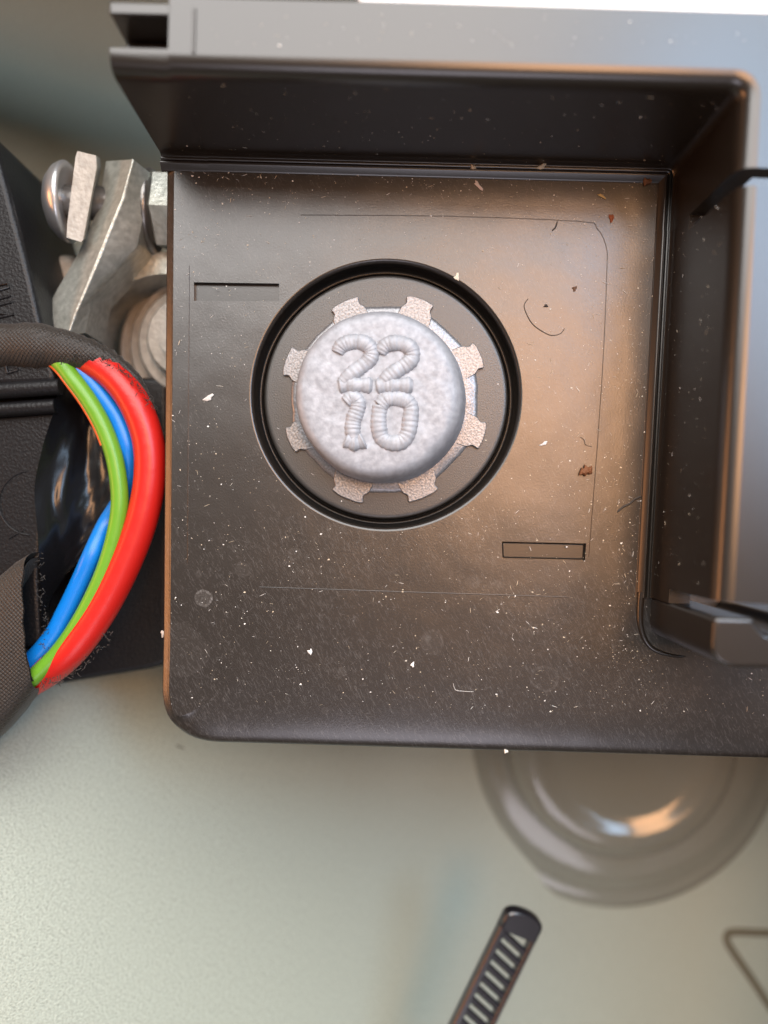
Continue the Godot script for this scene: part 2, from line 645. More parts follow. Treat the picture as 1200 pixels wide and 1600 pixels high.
func base_plate(t: Node3D) -> void:
	# outer edge from the back left corner down the left side, round the corner, along the front
	var edge := []
	var a := Vector3(-28.40, -1.00, -47.39)
	var b := Vector3(-28.91, -1.00, 16.81)
	var c := Vector3(-29.24, -1.00, 30.00)
	var d := Vector3(75.62, -1.00, 33.02)
	for k in 9:
		edge.append(a.lerp(b, k / 8.0))
	var s := c.lerp(b, 0.56)
	var e := c.lerp(d, 0.075)
	for k in range(0, 17):
		var f := k / 16.0
		edge.append(s.lerp(c, f).lerp(c.lerp(e, f), f))
	for k in range(1, 12):
		edge.append(e.lerp(d, k / 11.0))
	var pts := PackedVector2Array()
	for i in edge.size():
		pts.append(Vector2(edge[i].x, edge[i].z))
	var rows := []
	var n := pts.size()
	for r in 13:
		rows.append([])
	for i in n:
		var dir := (pts[mini(i + 1, n - 1)] - pts[maxi(i - 1, 0)]).normalized()
		var inw := Vector2(dir.y, -dir.x)      # towards the floor
		var front := clampf(inverse_lerp(0.45, 1.0, dir.x), 0.0, 1.0)
		front = front * front * (3.0 - 2.0 * front)
		var w := lerpf(1.15, 5.4, front)
		var e_h := lerpf(0.62, 1.25, front)
		rows[0].append(Vector3(pts[i].x, -7.0, pts[i].y))
		rows[1].append(Vector3(pts[i].x, -2.6, pts[i].y))
		for r in range(2, 13):
			var f := (r - 2) / 10.0
			# tight turn at the rim, then a long shallow slope on the front side
			var lift := sin(f * PI / 2)
			var ins := w * lerpf(f, pow(f, 2.3), front)
			lift = lerpf(f if f < 0.8 else 1.0 - 2.5 * (1.0 - f) * (1.0 - f) * 2.0, 1.0 - pow(1.0 - f, 2.2), front)
			var q := pts[i] + inw * ins
			rows[r].append(Vector3(q.x, -e_h + e_h * lift - (0.0 if r > 2 else 0.35), q.y))
	var st := begin()
	grid(st, rows, Vector3(-1, 0.6, 0))
	# the floor itself, cut into strips through the middles of its openings
	var inner := PackedVector2Array()
	for p in rows[12]:
		inner.append(Vector2(p.x, p.z))
	inner.append(Vector2(75, -60))
	inner.append(Vector2(inner[0].x, -60))
	floor_poly = inner
	var circle := PackedVector2Array()
	for k in 96:
		circle.append(hole + Vector2.from_angle(TAU * (k + 0.5) / 96) * HOLE_R)
	var slots := [plan([Vector3(-24.71, 0.00, -29.87), Vector3(-13.64, 0.00, -29.70), Vector3(-13.64, 0.00, -27.37), Vector3(-24.71, 0.00, -27.45)]), plan([Vector3(15.31, 0.00, 3.83), Vector3(26.29, 0.00, 4.08), Vector3(26.12, 0.00, 6.32), Vector3(15.39, 0.00, 6.07)])]
	var cuts := [-200.0, (slots[0][0].x + slots[0][1].x) / 2, hole.x, (slots[1][0].x + slots[1][1].x) / 2, 200.0]
	for k in 4:
		var strip := PackedVector2Array([Vector2(cuts[k], -200), Vector2(cuts[k + 1], -200), Vector2(cuts[k + 1], 200), Vector2(cuts[k], 200)])
		var pieces := Geometry2D.intersect_polygons(inner, strip)
		for cutter in [circle, slots[0], slots[1]]:
			var next := []
			for p in pieces:
				next.append_array(Geometry2D.clip_polygons(p, cutter))
			pieces.assign(next)
		for p in pieces:
			flat_poly(st, p, 0.0)
	var under := PackedVector2Array(pts)
	under.append(Vector2(75, -60))
	under.append(Vector2(pts[0].x, -60))
	flat_poly(st, under, -7.0, false)
	obj("base_plate", st, "floor_plastic", t)
	st = begin()
	block(st, round_poly(PackedVector2Array([Vector2(-24, -53), Vector2(110, -52), Vector2(110, 27), Vector2(-24, 26)]), 2.0), -7.02, -95.0, 0.5)  # hidden block added to stop light passing under the cover
	obj("added_shade_block", st, "black_plastic", t)
	for sl in slots:
		st = begin()
		var n4 := 4
		for i in n4:
			var p: Vector2 = sl[i]
			var q: Vector2 = sl[(i + 1) % n4]
			var mid: Vector2 = (sl[0] + sl[2]) / 2 - (p + q) / 2
			st.set_smooth_group(-1)
			quad(st, Vector3(p.x, 0, p.y), Vector3(q.x, 0, q.y), Vector3(q.x, -0.7, q.y), Vector3(p.x, -0.7, p.y), Vector3(mid.x, 0, mid.y))
		flat_poly(st, sl, -0.7)
		# soft raised pad inside the lower slot
		if sl == slots[1]:
			block(st, round_poly(inset(sl, 0.07), 0.3, 3), -0.5, -0.8, 0.2, 3)
		obj("slot", st, "plastic", t)

func recess(t: Node3D) -> void:
	var at := Vector3(hole.x, 0, hole.y)
	var prof := []
	for p in [[HOLE_R, 0.0], [HOLE_R - 0.12, -0.02], [HOLE_R - 0.28, -0.1], [HOLE_R - 0.4, -0.26], [HOLE_R - 0.46, -0.5], [HOLE_R - 0.5, -3.6]]:
		prof.append(Vector2(p[0], p[1]))
	var st := begin()
	lathe(st, at, Vector3.UP, prof, 96, false)
	obj("recess_lip", st, "plastic", t)
	# black concave groove between the lip and the disc
	st = begin()
	prof = []
	for p in [[17.32, -0.45], [17.28, -0.8], [17.2, -1.5], [17.05, -2.2], [16.85, -2.65], [16.65, -2.75], [16.45, -2.6], [16.3, -2.2], [16.24, -1.9]]:
		prof.append(Vector2(p[0], p[1]))
	lathe(st, at, Vector3.UP, prof, 96, false)
	obj("gap_groove", st, "groove_black", t)
	st = begin()
	prof = []
	for p in [[16.25, -4.0], [16.2, -2.3], [16.12, -1.95], [15.95, -1.78], [15.75, -1.72], [15.5, -1.7], [9.0, -1.7], [0.01, -1.7]]:
		prof.append(Vector2(p[0], p[1]))
	lathe(st, at, Vector3.UP, prof, 96)
	obj("recess_floor", st, "disc_plastic", t)

# sweep a closed profile (x = outwards, y = height) along a plan path; out = left of the way
func sweep(st: SurfaceTool, path: PackedVector2Array, prof: Array, smooth_until := 99, square_from := -1, square_to := -1, square_tip := Vector2.ZERO) -> void:
	var rows := []
	for p in prof:
		rows.append([])
	for i in path.size():
		var dir := Vector2.ZERO
		if i > 0:
			dir += (path[i] - path[i - 1]).normalized()
		if i < path.size() - 1:
			dir += (path[i + 1] - path[i]).normalized()
		dir = dir.normalized()
		var out := Vector2(dir.y, -dir.x)
		var back := (path[i] - path[maxi(i - 1, 0)]).normalized()
		var miter := 1.0 if i == 0 else 1.0 / maxf(0.6, absf(dir.dot(back)))
		for k in prof.size():
			var q: Vector2 = path[i] + out * prof[k].x * miter
			if square_from >= 0 and i >= square_from and i <= square_to:
				# far from the wall the corner runs out square
				var m0 := (path[square_from] - path[square_from - 1]).normalized()
				var m1 := (path[square_to + 1] - path[square_to]).normalized()
				var tip: Vector2 = square_tip + (Vector2(m0.y, -m0.x) + Vector2(m1.y, -m1.x)) * prof[k].x
				q = q.lerp(tip, clampf((prof[k].x - 3.0) / 3.0, 0.0, 1.0))
			rows[k].append(Vector3(q.x, prof[k].y, q.y))
	var inw := Vector2(-(path[1] - path[0]).y, (path[1] - path[0]).x).normalized()
	grid(st, rows.slice(0, smooth_until + 1), Vector3(inw.x, 0.3, inw.y))
	# the rest, each facet flat
	for k in range(smooth_until, prof.size()):
		var nx := (k + 1) % prof.size()
		var d: Vector2 = prof[nx] - prof[k]
		if d.length() < 1e-4:
			continue
		var outv := Vector2(-d.y, d.x)
		grid(st, [rows[k], rows[nx]], Vector3(-inw.x * outv.x, outv.y, -inw.y * outv.x).normalized(), false, 2 + k)
	for at_end in [0, path.size() - 1]:
		var flat := PackedVector2Array()
		for p in prof:
			flat.append(p)
		var t := Geometry2D.triangulate_polygon(flat)
		var way := (path[1] - path[0]) if at_end == 0 else (path[-1] - path[-2])
		var hint := Vector3(way.x, 0, way.y) * (-1.0 if at_end == 0 else 1.0)
		st.set_smooth_group(-1)
		for k in range(0, t.size(), 3):
			var a: Vector3 = rows[t[k]][at_end]
			var b: Vector3 = rows[t[k + 1]][at_end]
			var c: Vector3 = rows[t[k + 2]][at_end]
			tri(st, a, b, c, facing(a, b, c).dot(hint) < 0)

func arr2(list: Array) -> Array:
	var out := []
	for p in list:
		out.append(Vector2(p[0], p[1]))
	return out

func walls(t: Node3D) -> void:
	var a := Vector2(-28.9, -46.45)
	var b := Vector2(37.8, -44.75)
	var d := Vector2(34.7, 13.0)
	var h := WALL_H
	var foot := [[-2.1, -0.3], [-2.1, 0.01]]
	foot.append_array([[-2.0, 0.05], [-1.9, 0.13], [-1.4, 0.6], [-1.28, 0.67], [-1.14, 0.66], [-1.02, 0.55], [-0.94, 0.3]])
	foot.append([-0.86, 0.06])
	for k in 6:
		var t_c := PI * (1.0 - k / 6.0)
		foot.append([-0.56 + 0.26 * cos(t_c), 0.1 + 0.28 * sin(t_c)])
	foot.append_array([[-0.26, 0.3], [-0.1, 0.6], [0.0, 1.0]])
	var top := [[0.08, h - 2.4], [0.14, h - 1.6], [0.34, h - 0.9], [0.72, h - 0.38], [1.3, h - 0.08], [2.0, h]]
	var flange := [[7.9, h], [8.2, h - 0.3], [8.2, h - 2.4], [2.6, h - 2.4], [2.6, -0.3]]
	# back wall and the corner, up to the first slit of the side wall
	var along := (d - b).normalized()
	var way := (b - a).normalized()
	var corner := PackedVector2Array()
	for k in 9:
		var f := k / 8.0
		var s := b - way * 1.2
		var e := b + along * 1.2
		corner.append(s.lerp(b, f).lerp(b.lerp(e, f), f))
	var pocket_x := -22.8
	var k_start := a.lerp(b, (pocket_x - a.x) / (b.x - a.x))
	var slit := [b.lerp(d, 0.145), b.lerp(d, 0.178), b.lerp(d, 0.938), b.lerp(d, 0.968)]
	var slit_low := 5.9
	var path := PackedVector2Array([k_start, a.lerp(b, 0.5)])
	path.append_array(corner)
	path.append(slit[0])
	var st := begin()
	sweep(st, path, arr2(foot + top + flange), foot.size() + top.size() - 1, 2, 10, b)
	obj("back_wall", st, "plastic", t)
	# left end of the back wall: lip, open channel behind it
	st = begin()
	var lip := [[2.45, h], [2.6, h - 0.2], [2.6, -0.3]]
	sweep(st, PackedVector2Array([a, k_start]), arr2(foot + top + lip), foot.size() + top.size() - 1)
	obj("front_lip", st, "plastic", t)
	var dirx := Vector3(way.x, 0, way.y)
	var dirz := Vector3(-way.y, 0, way.x)
	var mid := (a + k_start) / 2
	var half := a.distance_to(k_start) / 2
	st = begin()
	bar(st, Vector3(mid.x, h - 4.6 - 2.0, mid.y) - dirz * 4.2, dirx * half, Vector3.UP * 2.0, dirz * 1.55, 0.15)
	obj("channel_ledge", st, "plastic", t)
	st = begin()
	bar(st, Vector3(mid.x, h - 5.0, mid.y) - dirz * 6.65, dirx * (half + 0.2), Vector3.UP * 5.0, dirz * 0.65, 0.15)
	obj("channel_rear_bar", st, "plastic", t)
	st = begin()
	var rib_at := k_start + way * 2.7 - Vector2(dirz.x, dirz.z) * 4.4
	bar(st, Vector3(rib_at.x, h + 0.05, rib_at.y), dirx * 0.18, Vector3.UP * 0.12, dirz * 2.4, 0.08)
	obj("flange_rib", st, "plastic", t)
	# side wall: a low strip that runs on under both slits, then the springy tongue between them
	st = begin()
	var low := foot + [[0.03, slit_low], [2.6, slit_low], [2.6, -0.3]]
	sweep(st, PackedVector2Array([slit[0] + along * 0.002, slit[3]]), arr2(low), foot.size())
	obj("side_wall_strip", st, "plastic", t)
	st = begin()
	var tongue := [[0.03, slit_low + 0.004]] + top + [[7.9, h], [8.2, h - 0.3], [8.2, h - 2.4], [2.6, h - 2.4], [2.6, slit_low + 0.004]]
	sweep(st, PackedVector2Array([slit[1], slit[2]]), arr2(tongue), top.size())
	obj("latch_tongue", st, "plastic", t)
	# end block beyond the second slit
	st = begin()
	var q := slit[3] as Vector2
	var poly := PackedVector2Array([q, q + Vector2(9, 0.3), q + Vector2(9, 5.4), q + Vector2(-0.4, 5.2)])
	# its upper right side is bitten by a round hole
	var bite := PackedVector2Array()
	for k in 9:
		bite.append(q + Vector2(6.6, -0.4) + Vector2.from_angle(TAU * k / 9) * 2.5)
	var outline := PackedVector2Array([poly[0], poly[3], poly[2] + Vector2(6, 0), poly[1] + Vector2(6, 0)])
	var shape := PackedVector2Array([outline[0]])
	for k in 9:
		var f := k / 8.0
		var s0 := outline[1] + Vector2(0.2, -2.6)
		var e0 := outline[1] + Vector2(3.2, 0.1)
		shape.append(s0.lerp(outline[1], f).lerp(outline[1].lerp(e0, f), f))
	shape.append(outline[2])
	shape.append(outline[3])
	shape = round_poly(Geometry2D.clip_polygons(shape, bite)[0], 0.5, 3)
	st = begin()
	var fb := [Vector3(d.x - 1.32, 0.1, d.y - 2.6), Vector3(d.x - 1.4, 0.0, d.y + 1.6), Vector3(d.x - 0.2, 0.0, d.y + 4.4), Vector3(d.x + 2.4, 0.0, d.y + 5.6), Vector3(d.x + 5.0, -0.2, d.y + 5.8)]
	tube(st, smooth(fb, 6), func(_i, f): return 0.5 * (1.0 - 0.7 * f), 12)
	obj("foot_bead", st, "plastic", t)
	st = begin()
	block(st, shape, h - 0.1, -0.4, 0.42, 5)
	obj("end_block", st, "plastic", t)

func mould_lines(t: Node3D) -> void:
	for line in [[Vector3(-25.29, 0.00, -32.03), Vector3(-25.37, 0.00, -16.64), Vector3(-25.54, 0.00, 6.66)], [Vector3(-10.82, 0.00, -38.60), Vector3(8.32, 0.00, -38.44), Vector3(25.37, 0.00, -37.77), Vector3(27.62, 0.00, -36.94), Vector3(28.87, 0.00, -34.53), Vector3(28.95, 0.00, -30.78), Vector3(28.29, 0.00, -16.64), Vector3(26.62, 0.00, 5.82)], [Vector3(-16.22, 0.00, 9.73), Vector3(3.33, 0.00, 10.40), Vector3(23.71, 0.00, 11.06)]]:
		var path := []
		for p in (smooth(line, 3) if line.size() > 4 else line):
			path.append(p + Vector3(0, 0.035, 0))
		var st := begin()
		ribbon(st, path, 0.055, 0.06)
		obj("mould_line", st, "plastic", t)

# ---------------------------------------------------------------- toothed washer and stamped stud
func fitting() -> void:
	var c := Vector3(0.08, -1.50, -14.86)
	var t := thing("toothed_washer", "grey zinc star washer with eight teeth round the stamped stud", "washer", c + Vector3(0, -0.2, 0))
	var n := FastNoiseLite.new()
	n.seed = 8
	n.frequency = 0.6
	var rows := []
	for spec in [[8.6, -0.15], [8.6, 0.35], [10.8, 0.3], [12.0, 0.16], [12.35, 0.08], [12.45, -0.15]]:
		var row := []
		for k in 128:
			var a := TAU * k / 128
			var d := Vector3(cos(a), 0, sin(a))
			# the rim bows in between teeth
			var bow: float = 0.16 * cos(8.0 * (a - deg_to_rad(22.0))) + 0.14 * n.get_noise_2d(d.x * 6, d.z * 6)
			row.append(c + d * (spec[0] + (bow if spec[0] > 11 else 0.0)) + Vector3(0, spec[1] + 0.08 * n.get_noise_2d(d.x * spec[0] * 2, d.z * spec[0] * 2), 0))
		rows.append(row)
	var st := begin()
	grid(st, rows, Vector3(0, 1, 0), true)
	obj("ring", st, "zinc", t)
	var degs := [-112.6, -70.0, -25.0, 20.5, 68.0, 111.0, 156.5, -158.5]
	for k in 8:
		var a := deg_to_rad(degs[k])
		var o := Vector2.from_angle(a)
		var s := o.orthogonal()
		var wide := 2.0 + rng.randf_range(-0.2, 0.25)
		var far := 13.9 + rng.randf_range(-0.25, 0.25)
		var skew := rng.randf_range(-0.35, 0.35)
		var poly := PackedVector2Array()
		for p in [[10.7, -wide * 1.2], [12.3, -wide * 1.12], [12.9, -wide * 0.86], [far - 0.15 + skew * 0.4, -wide], [far + 0.1, -wide * 0.3 + skew], [far + 0.05 - skew * 0.3, wide * 0.6], [far - 0.25 - skew * 0.4, wide * 1.02], [12.9, wide * 0.84], [12.3, wide * 1.1], [10.7, wide * 1.2]]:
			var q: Vector2 = Vector2(c.x, c.z) + o * p[0] + s * p[1]
			poly.append(q)
		st = begin()
		block(st, round_poly(poly, 0.3, 3), c.y + 0.27 + rng.randf_range(-0.02, 0.05), c.y - 0.16, 0.1, 2)
		obj("tooth", st, "zinc", t)
	# the stud
	var hc := Vector3(-0.72, 0, -14.85)
	t = thing("stamped_stud", "round pale grey metal stud stamped 22 over 10 in the washer", "stud", hc + Vector3(0, -1.6, 0))
	rows = []
	var hn := FastNoiseLite.new()
	hn.seed = 5
	hn.frequency = 0.16
	var prof := [[10.75, -1.6], [10.85, 0.4], [10.72, 1.8], [10.55, 2.7], [10.25, 3.35], [9.8, 3.72], [9.4, 3.86], [9.0, 3.92], [8.5, 3.98]]
	for k in 26:
		prof.append([8.2 - 8.19 * k / 25.0, 4.0 + 0.16 * (k / 25.0)])
	for spec in prof:
		var row := []
		for k in 120:
			var a := TAU * k / 120
			var d := Vector3(cos(a), 0, sin(a))
			var r: float = spec[0] * (1.0 + 0.012 * hn.get_noise_2d(d.x * 9 + 40, d.z * 9))
			# side leans out towards the lower right
			var lean: float = clampf((3.6 - spec[1]) / 5.0, 0.0, 1.0)
			var p := hc + d * r + Vector3(0.75, 0, 0.35) * lean
			row.append(p + Vector3(0, spec[1] + head_bump(hn, p) * clampf((spec[1] - 1.0) / 2.5, 0, 1), 0))
		rows.append(row)
	st = begin()
	grid(st, rows, Vector3(1, 1, 0), true)
	obj("head", st, "lead", t)
	var two_a := [[Vector3(-5.82, 4.10, -19.79), Vector3(-5.35, 4.10, -20.66), Vector3(-4.39, 4.10, -21.14), Vector3(-3.03, 4.10, -21.22), Vector3(-1.99, 4.10, -20.74), Vector3(-1.52, 4.10, -19.79), Vector3(-1.99, 4.10, -18.83), Vector3(-3.19, 4.10, -17.87), Vector3(-4.47, 4.10, -16.83), Vector3(-5.35, 4.10, -15.96)], [Vector3(-5.66, 4.10, -15.72), Vector3(-4.39, 4.10, -15.88), Vector3(-2.79, 4.10, -15.80), Vector3(-1.44, 4.10, -15.72)]]
	var two_b := [[Vector3(-0.48, 4.10, -19.79), Vector3(0.08, 4.10, -20.66), Vector3(1.12, 4.10, -21.06), Vector3(2.39, 4.10, -20.98), Vector3(3.35, 4.10, -20.34), Vector3(3.51, 4.10, -19.23), Vector3(2.71, 4.10, -18.35), Vector3(1.44, 4.10, -17.55), Vector3(0.32, 4.10, -16.60), Vector3(-0.40, 4.10, -15.80)], [Vector3(-0.96, 4.10, -15.64), Vector3(0.32, 4.10, -15.80), Vector3(1.91, 4.10, -15.80), Vector3(3.59, 4.10, -15.72)]]
	var one := [[Vector3(-4.79, 4.10, -13.64), Vector3(-4.07, 4.10, -14.20), Vector3(-3.27, 4.10, -13.80), Vector3(-3.35, 4.10, -12.77), Vector3(-3.75, 4.10, -11.65), Vector3(-3.91, 4.10, -10.53), Vector3(-3.83, 4.10, -9.10)], [Vector3(-4.79, 4.10, -9.02), Vector3(-3.99, 4.10, -8.70), Vector3(-3.19, 4.10, -8.70), Vector3(-2.47, 4.10, -9.02)]]
	var zero := [[Vector3(-0.48, 4.10, -13.24), Vector3(0.32, 4.10, -14.04), Vector3(1.60, 4.10, -14.12), Vector3(2.71, 4.10, -13.88), Vector3(3.35, 4.10, -13.08), Vector3(3.27, 4.10, -11.57), Vector3(3.03, 4.10, -9.89), Vector3(2.23, 4.10, -8.78), Vector3(0.80, 4.10, -8.62), Vector3(-0.24, 4.10, -9.18), Vector3(-0.64, 4.10, -10.53), Vector3(-0.64, 4.10, -11.97), Vector3(-0.48, 4.10, -13.24)]]
	var names := ["digit_two", "digit_two", "digit_one", "digit_zero"]
	var k_d := 0
	for digit in [two_a, two_b, one, zero]:
		st = begin()
		for stroke in digit:
			var path := smooth(stroke, 10)
			for i in path.size():
				path[i].y = 3.98 + head_bump(hn, path[i])
			var last := path.size() - 1
			var lump: float = 2.4 if stroke.size() < 6 else 5.0
			tube(st, path, func(i, f): return 0.96 * (1.0 + 0.09 * absf(sin(i * TAU / 8.0)) + (0.12 if stroke.size() < 5 else 0.03) * sin(f * TAU * lump + 1.0)) * (0.75 + 0.25 * minf(1.0, minf(f, 1.0 - f) * 9.0) if digit.size() > 1 else 1.0), 20, 0.56)
		obj(names[k_d], st, "lead", t)
		k_d += 1

func head_bump(n: FastNoiseLite, p: Vector3) -> float:
	return 0.14 * n.get_noise_2d(p.x * 1.6, p.z * 1.6) + 0.025 * n.get_noise_2d(p.x * 8.0, p.z * 8.0)

# ---------------------------------------------------------------- metal clamp at the left
func hexa(st: SurfaceTool, top: Array, bottom: Array) -> void:
	# a solid between two rings of equally many points
	st.set_smooth_group(-1)
	var mid := Vector3.ZERO
	for p in top + bottom:
		mid += p
	mid /= top.size() * 2
	fan(st, top, Vector3.UP)
	fan(st, bottom, Vector3.DOWN)
	for i in top.size():
		var j := (i + 1) % top.size()
		var c: Vector3 = (top[i] + top[j]) / 2
		quad(st, top[i], top[j], bottom[j], bottom[i], Vector3(c.x - mid.x, 0, c.z - mid.z))

func clamp_assembly() -> void:
	var t := thing("battery_clamp", "grey galvanised metal clamp with bolt left of the brown cover", "clamp", Vector3(-42.63, -22.00, -40.60))
	# arm: a pale sloping flank, a bright rounded ridge, a dark flank
	var st := begin()
	var ridge := [Vector3(-34.24, -5.00, -48.13), Vector3(-35.64, -5.00, -42.80), Vector3(-38.00, -5.00, -37.13), Vector3(-40.18, -5.00, -31.45), Vector3(-41.93, -5.00, -27.25), Vector3(-42.98, -5.00, -24.02)]
	var left := [Vector3(-39.72, -10.00, -50.15), Vector3(-41.00, -10.00, -43.01), Vector3(-43.93, -10.00, -36.61), Vector3(-46.86, -10.00, -31.57), Vector3(-48.87, -10.00, -27.45), Vector3(-49.23, -10.00, -23.79)]
	var right := [Vector3(-33.06, -8.00, -47.80), Vector3(-33.60, -8.00, -42.23), Vector3(-34.68, -8.00, -37.29), Vector3(-37.74, -8.00, -33.69), Vector3(-40.79, -8.00, -30.37), Vector3(-41.96, -8.00, -25.16)]
	var rows := [[], [], [], [], [], [], []]
	for i in ridge.size():
		var r: Vector3 = ridge[i]
		var l: Vector3 = left[i]
		var q: Vector3 = right[i]
		rows[0].append(l + Vector3(0, -7, 0))
		rows[1].append(l)
		rows[2].append(l.lerp(r, 0.9))
		rows[3].append(r + Vector3(-0.05, 0.12, 0))
		rows[4].append(r.lerp(q, 0.1))
		rows[5].append(q)
		rows[6].append(q + Vector3(0, -7, 0))
	grid(st, rows.slice(0, 2), Vector3(-1, 0, 0), false, 1)
	grid(st, rows.slice(1, 3), Vector3(-0.4, 1, 0), false, 2)
	grid(st, rows.slice(2, 5), Vector3(0, 1, 0), false, 3)
	grid(st, rows.slice(4, 6), Vector3(0.4, 1, 0), false, 4)
	grid(st, rows.slice(5, 7), Vector3(1, 0, 0), false, 5)
	var near := []
	var far := []
	for k in 7:
		near.append(rows[k][0])
		far.append(rows[k][-1])
	fan(st, near, Vector3(0, 0, -1))
	fan(st, far, Vector3(0, 0, 1))
	obj("clamp_arm", st, "galvanised", t)
	# plate standing left of the arm
	st = begin()
	hexa(st, [Vector3(-42.24, -6.00, -49.74), Vector3(-39.68, -6.00, -49.12), Vector3(-39.60, -6.00, -47.44), Vector3(-41.45, -6.00, -37.57), Vector3(-41.71, -6.00, -37.21), Vector3(-43.74, -6.00, -37.83), Vector3(-43.65, -6.00, -39.68), Vector3(-42.51, -6.00, -48.86)], [Vector3(-45.03, -13.00, -52.65), Vector3(-41.74, -13.00, -51.99), Vector3(-41.55, -13.00, -50.58), Vector3(-43.53, -13.00, -40.24), Vector3(-43.90, -13.00, -39.77), Vector3(-46.44, -13.00, -40.24), Vector3(-46.35, -13.00, -42.30), Vector3(-45.22, -13.00, -51.89)])
	obj("clamp_plate", st, "dull_metal", t)
	# bolt along the x axis: domed head, collar, nut
	var ax := Vector3(1, -0.05, 0.02).normalized()
	var bolt := Vector3(-45.80, -11.00, -44.70)
	st = begin()
	lathe(st, bolt, ax, arr2([[0.01, -3.0], [2.2, -2.75], [4.0, -2.0], [5.1, -1.0], [5.55, -0.1], [5.6, 0.3], [5.4, 0.55], [4.9, 0.6], [4.5, 0.35], [3.4, 0.1], [0.01, 0.1]]), 40)
	obj("bolt_head", st, "bright_steel", t)
	st = begin()
	lathe(st, bolt, ax, arr2([[2.4, 0.0], [2.4, 17.0]]), 24)
	obj("bolt_shank", st, "dark_steel", t)
	var col := Vector3(-36.38, -13.00, -44.18)
	st = begin()
	lathe(st, col, ax, arr2([[0.01, -1.0], [5.6, -1.0], [6.3, -0.7], [6.5, 0.0], [6.3, 0.8], [5.6, 1.2], [5.2, 1.3], [5.2, 1.6], [5.9, 1.8], [6.0, 2.6], [5.6, 3.0], [0.01, 3.0]]), 48)
	obj("collar", st, "dark_steel", t)
	st = begin()
	st.set_smooth_group(-1)
	var u := Vector3(0, 1, 0)
	var w := Vector3(0, 0, 1)
	var r_in := []
	var r_a := []
	var r_b := []
	for k in 6:
		var a := TAU * k / 6 + 0.2
		var dd := (u * cos(a) + w * sin(a))
		r_in.append(col + ax * 3.0 + dd * 4.9)
		r_a.append(col + ax * 3.5 + dd * 5.7)
		r_b.append(col + ax * 8.0 + dd * 5.7)
	for k in 6:
		var j := (k + 1) % 6
		var o: Vector3 = (r_a[k] + r_a[j]) / 2 - col
		quad(st, r_in[k], r_in[j], r_a[j], r_a[k], o - ax * 20)
		quad(st, r_a[k], r_a[j], r_b[j], r_b[k], o)
	fan(st, r_b, ax)
	obj("nut", st, "galvanised", t)
	# loop round the battery post, and a lug behind the arm
	st = begin()
	var loop := []
	for p in smooth([Vector3(-44.77, -14.00, -24.18), Vector3(-43.82, -14.00, -29.40), Vector3(-41.26, -14.00, -33.38), Vector3(-37.46, -14.00, -35.57), Vector3(-33.00, -14.00, -36.61), Vector3(-28.45, -14.00, -36.04)], 5):
		loop.append(p)
	var lr := [[], [], [], []]
	for i in loop.size():
		var tn: Vector3 = (loop[mini(i + 1, loop.size() - 1)] - loop[maxi(i - 1, 0)]).normalized()
		var s := tn.cross(Vector3.UP).normalized()
		lr[0].append(loop[i] + s * 1.4 + Vector3(0, -9, 0))
		lr[1].append(loop[i] + s * 1.3)
		lr[2].append(loop[i] - s * 1.9)
		lr[3].append(loop[i] - s * 2.0 + Vector3(0, -9, 0))
	grid(st, lr.slice(0, 2), Vector3(0.6, 0, 1), false, 1)
	grid(st, lr.slice(1, 3), Vector3.UP, false, 2)
	grid(st, lr.slice(2, 4), Vector3(-0.6, 0, -1), false, 3)
	obj("clamp_loop", st, "galvanised", t)
	st = begin()
	block(st, round_poly(plan([Vector3(-54.51, -17.00, -38.45), Vector3(-47.70, -17.00, -39.71), Vector3(-45.26, -17.00, -36.99), Vector3(-47.70, -17.00, -27.25), Vector3(-55.48, -17.00, -27.25)]), 2.0), -17.0, -24.0, 1.5)
	obj("lug", st, "dull_metal", t)
	# stepped post in the loop
	var pc := Vector3(-29.14, -16.00, -26.06)
	t = thing("battery_post", "dull grey stepped metal post inside the loop of the clamp", "post", Vector3(pc.x, -29, pc.z))
	st = begin()
	steps(st, O, arr2([[13.0, 0.0], [13.0, 6.2], [12.6, 6.6], [10.8, 6.7], [10.6, 8.8], [10.3, 9.2], [8.6, 9.3], [8.4, 11.6], [8.1, 12.0], [6.4, 12.1], [6.2, 14.4], [5.9, 14.8], [4.0, 14.9], [3.9, 16.4], [0.01, 16.5]]))
	obj("stepped_body", st, "dull_metal", t)
	st = begin()
	lathe(st, O, Vector3.UP, arr2([[17.0, -4.0], [17.0, 0.2], [0.01, 0.2]]), 48)
	obj("foot", st, "dark_steel", t)

